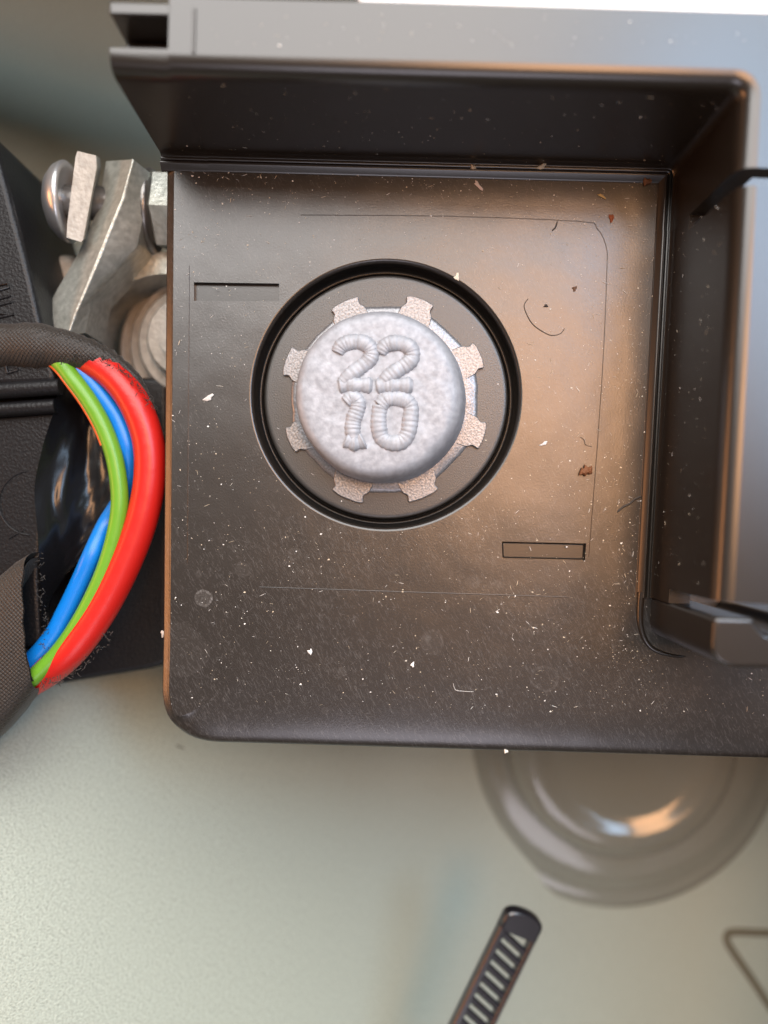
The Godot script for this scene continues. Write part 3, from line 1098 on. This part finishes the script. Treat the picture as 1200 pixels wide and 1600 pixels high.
# ---------------------------------------------------------------- black connector
func connector() -> void:
	var t := thing("connector_housing", "black grained plastic housing with raised lettering at the left edge", "housing", Vector3(-61.90, -24.00, -20.63))
	var st := begin()
	block(st, round_poly(plan([Vector3(-65.76, -4.00, -58.84), Vector3(-52.95, -4.00, -51.48), Vector3(-50.88, -4.00, -44.13), Vector3(-47.93, -4.00, -32.88), Vector3(-45.34, -4.00, -21.80), Vector3(-43.95, -4.00, -17.30), Vector3(-65.76, -4.00, -16.61)]), 1.9, 4), -4.0, -26.0, 0.9)
	obj("upper_shell", st, "black_plastic", t)
	for k in 2:
		st = begin()
		var y0 := [606.0, 638.0][k] as float
		var a := [Vector3(-66.14, -4.60, -15.49), Vector3(-66.64, -5.40, -12.98)][k] as Vector3
		var b := [Vector3(-43.95, -4.60, -17.06), Vector3(-44.90, -5.40, -14.56)][k] as Vector3
		tube(st, [a, a.lerp(b, 0.3), a.lerp(b, 0.7), b], func(_i, _f): return 1.15 - 0.1 * k, 16)
		obj("ridge", st, "black_plastic", t)
	st = begin()
	block(st, round_poly(plan([Vector3(-67.02, -6.00, -12.35), Vector3(-44.80, -6.00, -14.11), Vector3(-46.74, -6.00, -3.53), Vector3(-47.62, -6.00, 8.82), Vector3(-47.09, -6.00, 18.52), Vector3(-67.02, -6.00, 21.16)]), 1.6, 4), -6.0, -27.0, 0.7)
	obj("lower_shell", st, "black_plastic", t)
	st = begin()
	block(st, round_poly(plan([Vector3(-73.98, -17.00, -21.41), Vector3(-32.90, -17.00, -20.44), Vector3(-32.90, -17.00, 23.17), Vector3(-35.53, -17.00, 23.95), Vector3(-48.67, -17.00, 26.09), Vector3(-73.98, -17.00, 31.15)]), 1.8, 4), -17.0, -34.0, 0.8)
	obj("rear_body", st, "black_plastic", t)
	# raised lettering, reading downwards
	for strokes in [[[Vector3(-54.51, -4.00, -25.70), Vector3(-50.01, -4.00, -26.74)], [Vector3(-50.18, -4.00, -26.65), Vector3(-54.68, -4.00, -27.17)], [Vector3(-54.51, -4.00, -27.34), Vector3(-50.36, -4.00, -28.38)]], [[Vector3(-54.51, -4.00, -28.12), Vector3(-50.44, -4.00, -29.24)]], [[Vector3(-54.51, -4.00, -29.24), Vector3(-50.62, -4.00, -30.37), Vector3(-50.88, -4.00, -30.89), Vector3(-54.51, -4.00, -30.11)]], [[Vector3(-50.88, -4.00, -18.78), Vector3(-49.49, -4.00, -19.21), Vector3(-49.66, -4.00, -19.47)], [Vector3(-50.88, -4.00, -18.78), Vector3(-51.13, -4.00, -19.90), Vector3(-51.57, -4.00, -21.11)]]]:
		st = begin()
		for s in strokes:
			var path := []
			for p in s:
				path.append(p + Vector3(0, 0.03, 0))
			tube(st, path, func(_i, _f): return 0.2, 8)
		obj("raised_letter", st, "black_plastic", t)
	# raised ring with a bar in it
	st = begin()
	var c := Vector3(-48.68, -6.00, -1.23)
	var ring := []
	for k in 21:
		var a_r := deg_to_rad(lerpf(92.0, 262.0, k / 20.0))
		ring.append(c + Vector3(cos(a_r), 0, sin(a_r)) * 4.4)
	tube(st, ring, func(_i, _f): return 0.14, 8)
	tube(st, [Vector3(-51.68, -6.00, 3.62), Vector3(-49.65, -6.00, 2.47)], func(_i, _f): return 0.16, 8)
	obj("raised_ring", st, "black_plastic", t)
	# glossy crinkled film between the housing and the wires
	O = Vector3(-45.66, -12.00, 0.00)
	st = begin()
	var n := FastNoiseLite.new()
	n.seed = 14
	n.frequency = 0.09
	n.fractal_octaves = 3
	var left := [Vector3(-44.38, -5.00, -18.17), Vector3(-45.07, -5.00, -13.98), Vector3(-46.65, -5.00, -8.74), Vector3(-47.70, -5.00, -3.49), Vector3(-47.35, -5.00, 1.75), Vector3(-47.00, -5.00, 6.99), Vector3(-46.82, -5.00, 11.79), Vector3(-46.82, -5.00, 16.16)]
	var right := [Vector3(-43.93, -10.00, -18.30), Vector3(-41.18, -10.00, -13.73), Vector3(-39.17, -10.00, -7.78), Vector3(-38.62, -10.00, -2.75), Vector3(-40.27, -10.00, 1.83), Vector3(-43.01, -10.00, 5.95), Vector3(-45.94, -10.00, 9.61), Vector3(-48.14, -10.00, 12.35)]
	var rows := []
	for k in left.size():
		rows.append([])
	var ls := smooth(left, 5)
	var rs := smooth(right, 5)
	rows = []
	var under := []
	for i in ls.size():
		var row := []
		var urow := []
		for k in 25:
			var f := k / 24.0
			var p: Vector3 = ls[i].lerp(rs[i], f)
			p.y += 1.0 * n.get_noise_2d(p.x * 2.4, p.z * 0.7) * sin(PI * minf(1.0, f * 1.1 + 0.05)) + 0.35 * n.get_noise_2d(p.x * 9, p.z * 9) * f - 1.2 * sin(PI * f)
			row.append(p)
			urow.append(p + Vector3(0, -0.2, 0))
		rows.append(row)
		under.append(urow)
	grid(st, rows, Vector3.UP)
	grid(st, under, Vector3.DOWN)
	single("black_film", st, "film", "crinkled glossy black tape film between housing and coloured wires", "tape")

# ---------------------------------------------------------------- wires and cloth sleeves
func harness() -> void:
	wire("red_wire", [Vector3(-47.62, -6.00, -22.40), Vector3(-43.93, -5.60, -21.70), Vector3(-40.01, -5.00, -20.44), Vector3(-36.65, -4.40, -18.41), Vector3(-33.74, -4.00, -14.71), Vector3(-31.93, -4.00, -9.86), Vector3(-31.67, -4.00, -4.76), Vector3(-32.71, -4.00, 0.87), Vector3(-34.96, -4.00, 6.92), Vector3(-38.07, -4.00, 12.98), Vector3(-41.70, -4.00, 18.17), Vector3(-45.60, -5.00, 21.49), Vector3(-50.50, -6.50, 24.37), Vector3(-58.48, -6.50, 29.24)], 2.120, "red_wire", "thick glossy red wire curving beside the cover", -1)
	wire("blue_wire", [Vector3(-47.85, -6.50, -22.33), Vector3(-44.80, -6.00, -21.16), Vector3(-42.24, -4.90, -19.46), Vector3(-40.32, -4.90, -17.98), Vector3(-38.14, -4.90, -15.36), Vector3(-36.13, -4.90, -12.22), Vector3(-35.00, -4.90, -8.73), Vector3(-35.25, -6.20, -5.48), Vector3(-36.50, -7.00, -1.78), Vector3(-38.63, -7.00, 1.78), Vector3(-39.62, -4.90, 5.41), Vector3(-41.28, -4.90, 9.16), Vector3(-43.37, -4.90, 13.53), Vector3(-45.56, -4.90, 17.45), Vector3(-49.74, -4.90, 21.82), Vector3(-56.73, -4.90, 27.05)], 1.273, "blue_wire", "blue wire passing beneath the green one", 0)
	wire("green_wire", [Vector3(-48.50, -6.00, -22.22), Vector3(-45.95, -5.00, -21.49), Vector3(-43.61, -4.00, -19.90), Vector3(-41.68, -3.50, -17.65), Vector3(-39.61, -3.50, -14.81), Vector3(-37.71, -3.50, -11.37), Vector3(-36.34, -3.50, -7.58), Vector3(-35.65, -3.50, -3.44), Vector3(-35.65, -3.50, 0.00), Vector3(-36.42, -3.50, 4.13), Vector3(-37.89, -3.50, 8.61), Vector3(-40.13, -3.50, 13.35), Vector3(-42.71, -3.50, 17.48), Vector3(-45.46, -3.50, 20.67), Vector3(-49.94, -3.50, 24.54), Vector3(-55.97, -3.50, 29.28)], 1.162, "green_wire", "thin green wire with an orange stripe lying on top of the blue one", 1)
	cloth_sleeves()

func wire(called: String, points: Array, r: float, m: String, label: String, stripe: int) -> void:
	var t := thing(called, label, "wire", points[points.size() / 2] + Vector3(0, -r, 0), "coloured wires of the harness")
	var path := smooth(points, 7)
	var st := begin()
	tube(st, path, func(_i, _f): return r, 24)
	obj("insulation", st, m, t)
	if stripe == 1:
		st = begin()
		var line := []
		for i in path.size():
			var tn: Vector3 = (path[mini(i + 1, path.size() - 1)] - path[maxi(i - 1, 0)]).normalized()
			var s := tn.cross(Vector3.UP).normalized()
			line.append(path[i] + s * r * 0.86 + Vector3(0, r * 0.38, 0))
		tube(st, line.slice(0, 40), func(_i, _f): return r * 0.22, 8)
		obj("stripe", st, "orange_stripe", t)

func cloth_sleeves() -> void:
	# upper sleeve
	var n := FastNoiseLite.new()
	n.seed = 33
	n.frequency = 0.35
	O = Vector3(-48.97, -9.00, -23.12)
	var st := begin()
	var path := smooth([Vector3(-66.14, -4.60, -20.89), Vector3(-57.43, -4.60, -21.93), Vector3(-52.21, -4.60, -22.54), Vector3(-46.99, -4.60, -22.54), Vector3(-42.64, -4.60, -21.84), Vector3(-39.16, -4.60, -20.89), Vector3(-36.03, -4.60, -19.41), Vector3(-33.42, -4.60, -17.06), Vector3(-31.15, -4.60, -13.49)], 6)
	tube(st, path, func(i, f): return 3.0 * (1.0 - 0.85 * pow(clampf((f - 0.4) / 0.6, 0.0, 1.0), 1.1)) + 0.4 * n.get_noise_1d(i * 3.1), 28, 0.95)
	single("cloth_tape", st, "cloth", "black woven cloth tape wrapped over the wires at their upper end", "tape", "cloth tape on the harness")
	# lower sleeve: open mouth towards the wires
	O = Vector3(-52.60, -9.00, 19.95)
	st = begin()
	var rows := []
	var mouth := Vector3(-46.95, -4.50, 14.61)
	var tail := Vector3(-62.02, -5.00, 28.83)
	for i in 15:
		var f := i / 14.0
		var c := mouth.lerp(tail, f)
		var row := []
		for k in 32:
			var a := TAU * k / 32
			var long := lerpf(9.2, 8.0, f)
			var wid := lerpf(0.9, 5.0, minf(1.0, f * 2.2))
			# the long way of the mouth runs from upper left to lower right
			var ldir := Vector3(lerpf(0.06, 0.45, minf(1.0, f * 1.6)), 0, 1).normalized()
			var wdir := Vector3(-0.4, 0.0, -0.2)
			var p := c + ldir * cos(a) * long + Vector3(0, 1, 0) * signf(sin(a)) * pow(absf(sin(a)), 0.5) * lerpf(3.9, 4.8, f) + wdir * absf(sin(a)) * (0.6 if f < 0.3 else 0.0)
			p += Vector3(0, 1, 0) * 0.3 * n.get_noise_3d(p.x, p.z, k) + Vector3(1, 0, 0) * 0.35 * n.get_noise_2d(p.z * 2, i)
			row.append(p)
		rows.append(row)
	grid(st, rows, (rows[7][0] - mouth.lerp(tail, 0.5)).normalized(), true)
	var lining := []
	for i in 5:
		var f := i / 4.0
		var row := []
		for k in 32:
			var c := mouth.lerp(tail, 0.02 + f * 0.3)
			row.append(rows[0][k].lerp(c, 0.08 + 0.3 * f) + (tail - mouth) * f * 0.2)
		lining.append(row)
	grid(st, lining, -(lining[2][0] - mouth.lerp(tail, 0.15)).normalized(), true)
	single("cloth_tape", st, "cloth", "black woven cloth tape, warm sheen in its colour, over the wires at their lower end", "tape", "cloth tape on the harness")
	# loose fibres along the cut edges of the tape
	O = Vector3(-38.94, -4.00, -18.17)
	st = begin()
	for edge in [smooth([Vector3(-42.77, -2.00, -19.86), Vector3(-39.88, -2.00, -20.71), Vector3(-36.49, -2.00, -19.94), Vector3(-33.52, -2.00, -17.65), Vector3(-31.23, -2.00, -14.60)], 12), smooth([Vector3(-45.31, -2.00, 22.74), Vector3(-43.11, -2.00, 22.23), Vector3(-40.73, -2.00, 21.04), Vector3(-38.19, -2.00, 18.67), Vector3(-36.49, -2.00, 16.12)], 8), smooth([Vector3(-46.27, -3.00, 5.14), Vector3(-45.76, -3.00, 11.14), Vector3(-45.42, -3.00, 17.14), Vector3(-45.07, -3.00, 22.62)], 10)]:
		for p in edge:
			for k in 2:
				var q: Vector3 = p + Vector3(rng.randf_range(-0.5, 0.5), rng.randf_range(-0.6, 0.4), rng.randf_range(-0.5, 0.5))
				var d := Vector3(rng.randf_range(-0.7, 0.7), rng.randf_range(-0.1, 0.6), rng.randf_range(-0.7, 0.7))
				tube(st, [q, q + d * 0.4 + Vector3(0, 0.1, 0), q + d * 0.8], func(_i, f): return 0.07 * (1.0 - 0.7 * f), 4)
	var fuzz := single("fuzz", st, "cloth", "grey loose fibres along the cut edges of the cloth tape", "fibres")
	fuzz.set_meta("kind", "stuff")

# ---------------------------------------------------------------- ladder cable tie
func cable_tie() -> void:
	var top := Vector3(22.13, -22.00, 64.55)
	var end := Vector3(9.13, -22.00, 91.35)
	var t := thing("cable_tie", "black plastic ladder cable tie with slanted rungs above the pale sheet", "cable tie", top.lerp(end, 0.5) + Vector3(0, -1, 0))
	var y := (end - top).normalized()
	var x := Vector3.UP.cross(y).normalized()
	x = (x if x.x > 0 else -x) * 1.0
	x = (x + Vector3(0, -0.12, 0)).normalized()
	var nrm := y.cross(x).normalized()
	nrm = nrm if nrm.y > 0 else -nrm
	var length := top.distance_to(end)
	for s in [-1.0, 1.0]:
		var st := begin()
		bar(st, top + y * (length / 2 + 1.0) + x * s * 2.75, x * (0.62 if s < 0 else 0.42), nrm * 0.95, y * (length / 2 - 0.9), 0.25)
		obj("rail", st, "tie_plastic", t)
	# rounded tongue end
	var st := begin()
	var rows := []
	for h in [[-0.95, 1.0], [0.5, 1.0], [0.8, 0.95], [0.95, 0.85]]:
		var row := []
		for k in 33:
			var a := PI * k / 32
			row.append(top + y * 0.9 + (x * cos(a) * 3.3 - y * pow(sin(a), 0.6) * 2.2) * h[1] + nrm * h[0])
		for k in 9:
			row.append(top + y * 2.5 + x * lerpf(-3.3, 3.3, k / 8.0) * h[1] + nrm * h[0])
		rows.append(row)
	grid(st, rows, Vector3(rows[1][0] - top), true)
	fan(st, rows[-1], nrm)
	fan(st, rows[0], -nrm)
	obj("tip", st, "tie_plastic", t)
	var slant := (x + y * 0.34).normalized()
	for k in 13:
		st = begin()
		var c := top + y * (3.9 + 1.92 * k) + nrm * 0.35
		var half := slant * 2.5
		tube(st, [c - half, c - half * 0.5, c + half * 0.5, c + half], func(_i, _f): return 0.62, 12, 0.6)
		obj("rung", st, "tie_plastic", t)

# ---------------------------------------------------------------- dust
func flake_mesh(seed_: int) -> ArrayMesh:
	var r := RandomNumberGenerator.new()
	r.seed = seed_
	O = Vector3.ZERO
	var st := begin()
	var top := []
	var bot := []
	for k in 6:
		var a := TAU * k / 6
		var rad := r.randf_range(0.45, 1.0)
		top.append(Vector3(cos(a) * rad, 0.35 + r.randf_range(-0.15, 0.2), sin(a) * rad * 0.75))
		bot.append(Vector3(cos(a) * rad * 0.8, 0, sin(a) * rad * 0.6))
	hexa(st, top, bot)
	st.generate_normals()
	return st.commit()

func fibre_mesh(seed_: int) -> ArrayMesh:
	var r := RandomNumberGenerator.new()
	r.seed = seed_
	O = Vector3.ZERO
	var st := begin()
	var pts := []
	var ang := r.randf_range(-0.6, 0.6)
	var p := Vector3(-1, 0.15, 0)
	for k in 6:
		pts.append(p)
		ang += r.randf_range(-0.5, 0.5)
		p += Vector3(cos(ang), r.randf_range(-0.05, 0.1), sin(ang)) * 0.4
	tube(st, pts, func(_i, f): return 0.1 * (1.0 - absf(f - 0.5)), 5)
	st.generate_normals()
	return st.commit()

var clump := FastNoiseLite.new()

func on_floor() -> Vector3:
	for tries in 200:
		var p := Vector2(rng.randf_range(-28, 50), rng.randf_range(-46, 31))
		if not Geometry2D.is_point_in_polygon(p, floor_poly):
			continue
		if p.x > 35.5 and p.y < 16:
			continue
		var r := p.distance_to(hole)
		if r < 14.0 or (r > 15.4 and r < HOLE_R + 0.2):
			continue
		# thicker towards the back wall and the side wall
		var want := 0.28 + 1.4 * exp(-(p.y + 44.5) / 2.5) + 0.9 * exp(-absf(p.x - 34.0 + 0.054 * (p.y + 44.0)) / 1.5) + 0.3 * exp(-absf(p.x - 30.0) / 9.0)
		want *= 0.35 + 1.5 * maxf(0.0, 0.35 + clump.get_noise_2d(p.x, p.y))
		if rng.randf() < want:
			return Vector3(p.x, 0.01 if r > 17 else -1.68, p.y)
	return Vector3.ZERO

func dust() -> void:
	clump.seed = 4
	clump.frequency = 0.11
	var tones := [Color(0.62, 0.58, 0.5), Color(0.72, 0.7, 0.66), Color(0.55, 0.46, 0.34), Color(0.66, 0.63, 0.6), Color(0.45, 0.38, 0.28)]
	var kinds := [["dust_specks", "fine pale dust specks strewn over the brown cover", flake_mesh(1), 2800, 0.03, 0.085], ["dust_flakes", "larger pale dust flakes strewn over the brown cover", flake_mesh(7), 560, 0.07, 0.18], ["dust_fibres", "short pale fibres strewn over the brown cover", fibre_mesh(3), 420, 0.14, 0.34]]
	for k in kinds:
		var mm := MultiMesh.new()
		mm.transform_format = MultiMesh.TRANSFORM_3D
		mm.use_colors = true
		mm.mesh = k[2]
		mm.instance_count = k[3]
		for i in mm.instance_count:
			var p := on_floor()
			var b := Basis(Vector3.UP, rng.randf() * TAU)
			# a few cling to the upright inner faces of the walls and lie on their tops
			var u := rng.randf()
			if u < 0.05:
				p = Vector3(rng.randf_range(-28, 37), 0, -45.4)
				p.y = rng.randf_range(0.5, 17)
				b = Basis(Vector3.RIGHT, PI / 2) * b
				p.z = -46.35 + 0.0255 * (p.x + 28.9) - 0.0
			elif u < 0.1:
				p = Vector3(0, rng.randf_range(0.6, 16.5), rng.randf_range(-36, 10))
				p.x = 37.75 - 0.0537 * (p.z + 44.75)
				b = Basis(Vector3.BACK, PI / 2) * b
			elif u < 0.115:
				p = Vector3(rng.randf_range(-18, 40), WALL_H + 0.01, rng.randf_range(-52.5, -49))
			var s: float = lerpf(k[4], k[5], pow(rng.randf(), 2.2))
			mm.set_instance_transform(i, Transform3D(b.scaled(Vector3(s * rng.randf_range(0.7, 1.6), s * 0.8, s)), p * U))
			mm.set_instance_color(i, tones[rng.randi() % tones.size()] * rng.randf_range(0.75, 1.1))
		var o := MultiMeshInstance3D.new()
		o.name = k[0]
		o.multimesh = mm
		o.material_override = M.dust
		named(o, k[1], "dust", "", "stuff")
		add_child(o, true)

# ---------------------------------------------------------------- single bits of dirt that can be told apart
func chip(called: String, at: Vector3, size: Vector3, turn: float, c: Color, label: String, category: String, seed_: int, lumps := 1) -> void:
	O = at
	var r := RandomNumberGenerator.new()
	r.seed = seed_
	var st := begin()
	for l in lumps:
		var mid := at + (Vector3.ZERO if lumps == 1 else Vector3(r.randf_range(-0.5, 0.5) * size.x, 0, r.randf_range(-0.5, 0.5) * size.z))
		var rows := []
		var k_l := 1.0 if lumps == 1 else 0.6
		for ring in [[0.55, 0.0], [1.0, 0.3], [0.85, 0.75], [0.3, 1.0]]:
			var row := []
			for k in 9:
				var a := TAU * k / 9
				var j := 1.0 + 0.35 * sin(k * 2.3 + seed_ + l * 2.0) + r.randf_range(-0.12, 0.12)
				var q := Vector2(cos(a) * size.x * ring[0] * j, sin(a) * size.z * ring[0] * j).rotated(turn) * k_l
				row.append(mid + Vector3(q.x, ring[1] * size.y + 0.02 + r.randf_range(0, 0.12) * size.y, q.y))
			rows.append(row)
		grid(st, rows, Vector3(rows[1][0] - mid), true, -1)
		fan(st, rows[-1], Vector3.UP)
	var key := "chip_%d" % seed_
	mat(key, c, 0.7)
	single(called, st, key, label, category)

func hair(called: String, points: Array, r: float, c: Color, label: String, category: String, key: String) -> void:
	O = points[0]
	var st := begin()
	tube(st, smooth(points, 6), func(_i, f): return r * (1.0 - 0.5 * absf(f - 0.4)), 6)
	mat(key, c, 0.5)
	single(called, st, key, label, category)

func debris() -> void:
	chip("crumb", Vector3(26.21, 0.00, -5.24), Vector3(0.9, 0.7, 0.8), 0.3, lin(0.16, 0.06, 0.02), "rust brown crumb near the lower right mould line of the floor", "crumb", 101, 4)
	chip("leaf_fleck", Vector3(29.53, 0.00, -38.19), Vector3(0.32, 0.15, 0.55), -0.2, lin(0.2, 0.05, 0.012), "orange leaf fleck near the upper right corner of the floor", "fleck", 102)
	chip("torn_chip", Vector3(-22.80, 0.00, -14.81), Vector3(0.75, 0.2, 0.34), -0.5, lin(0.55, 0.53, 0.5), "torn white paper chip left of the round recess", "chip", 103)
	chip("white_grain", Vector3(-9.57, 0.00, 18.14), Vector3(0.34, 0.3, 0.36), 0.0, lin(0.75, 0.74, 0.72), "round white grain alone on the lower left floor", "grain", 104)
	chip("white_grain", Vector3(3.74, 0.00, 19.80), Vector3(0.24, 0.22, 0.36), 0.2, lin(0.75, 0.74, 0.72), "oval white grain right of a dried drop on the lower floor", "grain", 105)
	chip("pale_flake", Vector3(9.48, 0.00, -30.53), Vector3(0.36, 0.2, 0.5), 0.3, lin(0.7, 0.64, 0.52), "cream flake touching the upper right rim of the round recess", "flake", 106)
	chip("tan_grain", Vector3(11.53, 0.30, -44.54), Vector3(0.38, 0.3, 0.4), 0.0, lin(0.45, 0.38, 0.28), "tan grain on the bead at the foot of the back wall", "grain", 107)
	chip("split_flake", Vector3(12.23, 0.00, -42.43), Vector3(0.75, 0.2, 0.26), 0.9, lin(0.52, 0.42, 0.36), "pinkish split flake just below the back wall bead", "flake", 108)
	chip("tan_flake", Vector3(20.40, 0.30, -44.71), Vector3(0.7, 0.25, 0.32), -0.5, lin(0.4, 0.36, 0.28), "long tan flake leaning on the back wall near the right", "flake", 109)
	chip("white_splinter", Vector3(20.80, 0.00, -8.90), Vector3(0.55, 0.16, 0.2), -0.5, lin(0.62, 0.6, 0.58), "white splinter right of the round recess", "splinter", 110)
	chip("brown_fleck", Vector3(24.79, 0.00, -29.03), Vector3(0.32, 0.14, 0.34), 0.6, lin(0.1, 0.045, 0.02), "small brown fleck inside the upper right mould line", "fleck", 111)
	chip("dark_speck", Vector3(21.05, 0.00, -26.79), Vector3(0.3, 0.2, 0.17), 0.0, lin(0.03, 0.02, 0.015), "dark speck just above the curled hair", "speck", 112)
	chip("golden_sliver", Vector3(28.29, 0.00, -41.01), Vector3(0.6, 0.2, 0.17), 0.5, lin(0.42, 0.3, 0.12), "golden sliver near the upper right corner bead", "sliver", 113)
	chip("rust_grain", Vector3(34.08, 0.10, -42.80), Vector3(0.55, 0.4, 0.5), 0.0, lin(0.1, 0.04, 0.015), "rusty grain in the corner where the two walls meet", "grain", 114)
	chip("edge_grain", Vector3(-28.96, -0.90, 15.95), Vector3(0.26, 0.3, 0.5), 0.0, lin(0.4, 0.33, 0.28), "tan grain stuck on the left edge of the cover", "grain", 115)
	chip("white_curl", Vector3(15.95, -0.90, 31.31), Vector3(0.3, 0.35, 0.26), 0.7, lin(0.72, 0.68, 0.6), "white curl hanging on the front edge of the cover", "curl", 116)
	hair("curled_hair", [Vector3(18.71, 0.06, -27.69), Vector3(18.21, 0.06, -26.77), Vector3(18.71, 0.06, -25.36), Vector3(19.46, 0.06, -24.28), Vector3(20.62, 0.06, -23.45), Vector3(21.78, 0.06, -22.95), Vector3(22.95, 0.06, -23.20), Vector3(23.45, 0.06, -23.86)], 0.055, lin(0.015, 0.011, 0.009), "dark curled hair lying right of the round recess", "hair", "hair_a")
	hair("dark_sliver", [Vector3(-35.2, sheet_h(-35.2, 39.6) + 0.2, 39.6), Vector3(-34.7, sheet_h(-34.7, 39.9) + 0.3, 39.9), Vector3(-34.1, sheet_h(-34.1, 40.3) + 0.2, 40.3)], 0.1, lin(0.03, 0.03, 0.025), "tiny dark sliver alone on the pale sheet at the lower left", "sliver", "hair_f")
	hair("twig", [Vector3(30.33, 0.12, 0.00), Vector3(31.08, 0.12, -0.66), Vector3(31.91, 0.12, -1.08), Vector3(32.57, 0.12, -1.66), Vector3(33.32, 0.12, -1.99)], 0.13, lin(0.02, 0.014, 0.01), "short dark twig against the foot of the side wall", "twig", "hair_b")
	hair("dark_fibre", [Vector3(21.86, 0.08, -36.58), Vector3(22.28, 0.08, -36.99), Vector3(22.53, 0.08, -37.74)], 0.1, lin(0.03, 0.022, 0.016), "dark fibre just below the upper mould line", "fibre", "hair_c")
	hair("thin_hair", [Vector3(25.53, 0.05, -9.73), Vector3(26.03, 0.05, -9.31), Vector3(26.19, 0.05, -8.73), Vector3(27.02, 0.05, -8.48)], 0.04, lin(0.02, 0.015, 0.012), "thin dark hair above the rust brown crumb", "hair", "hair_d")
	hair("pale_hair", [Vector3(8.98, 0.06, 22.28), Vector3(9.31, 0.06, 23.11), Vector3(10.31, 0.06, 23.28), Vector3(11.64, 0.06, 23.36)], 0.05, lin(0.4, 0.38, 0.36), "pale bent hair near the middle of the front floor", "hair", "hair_e")
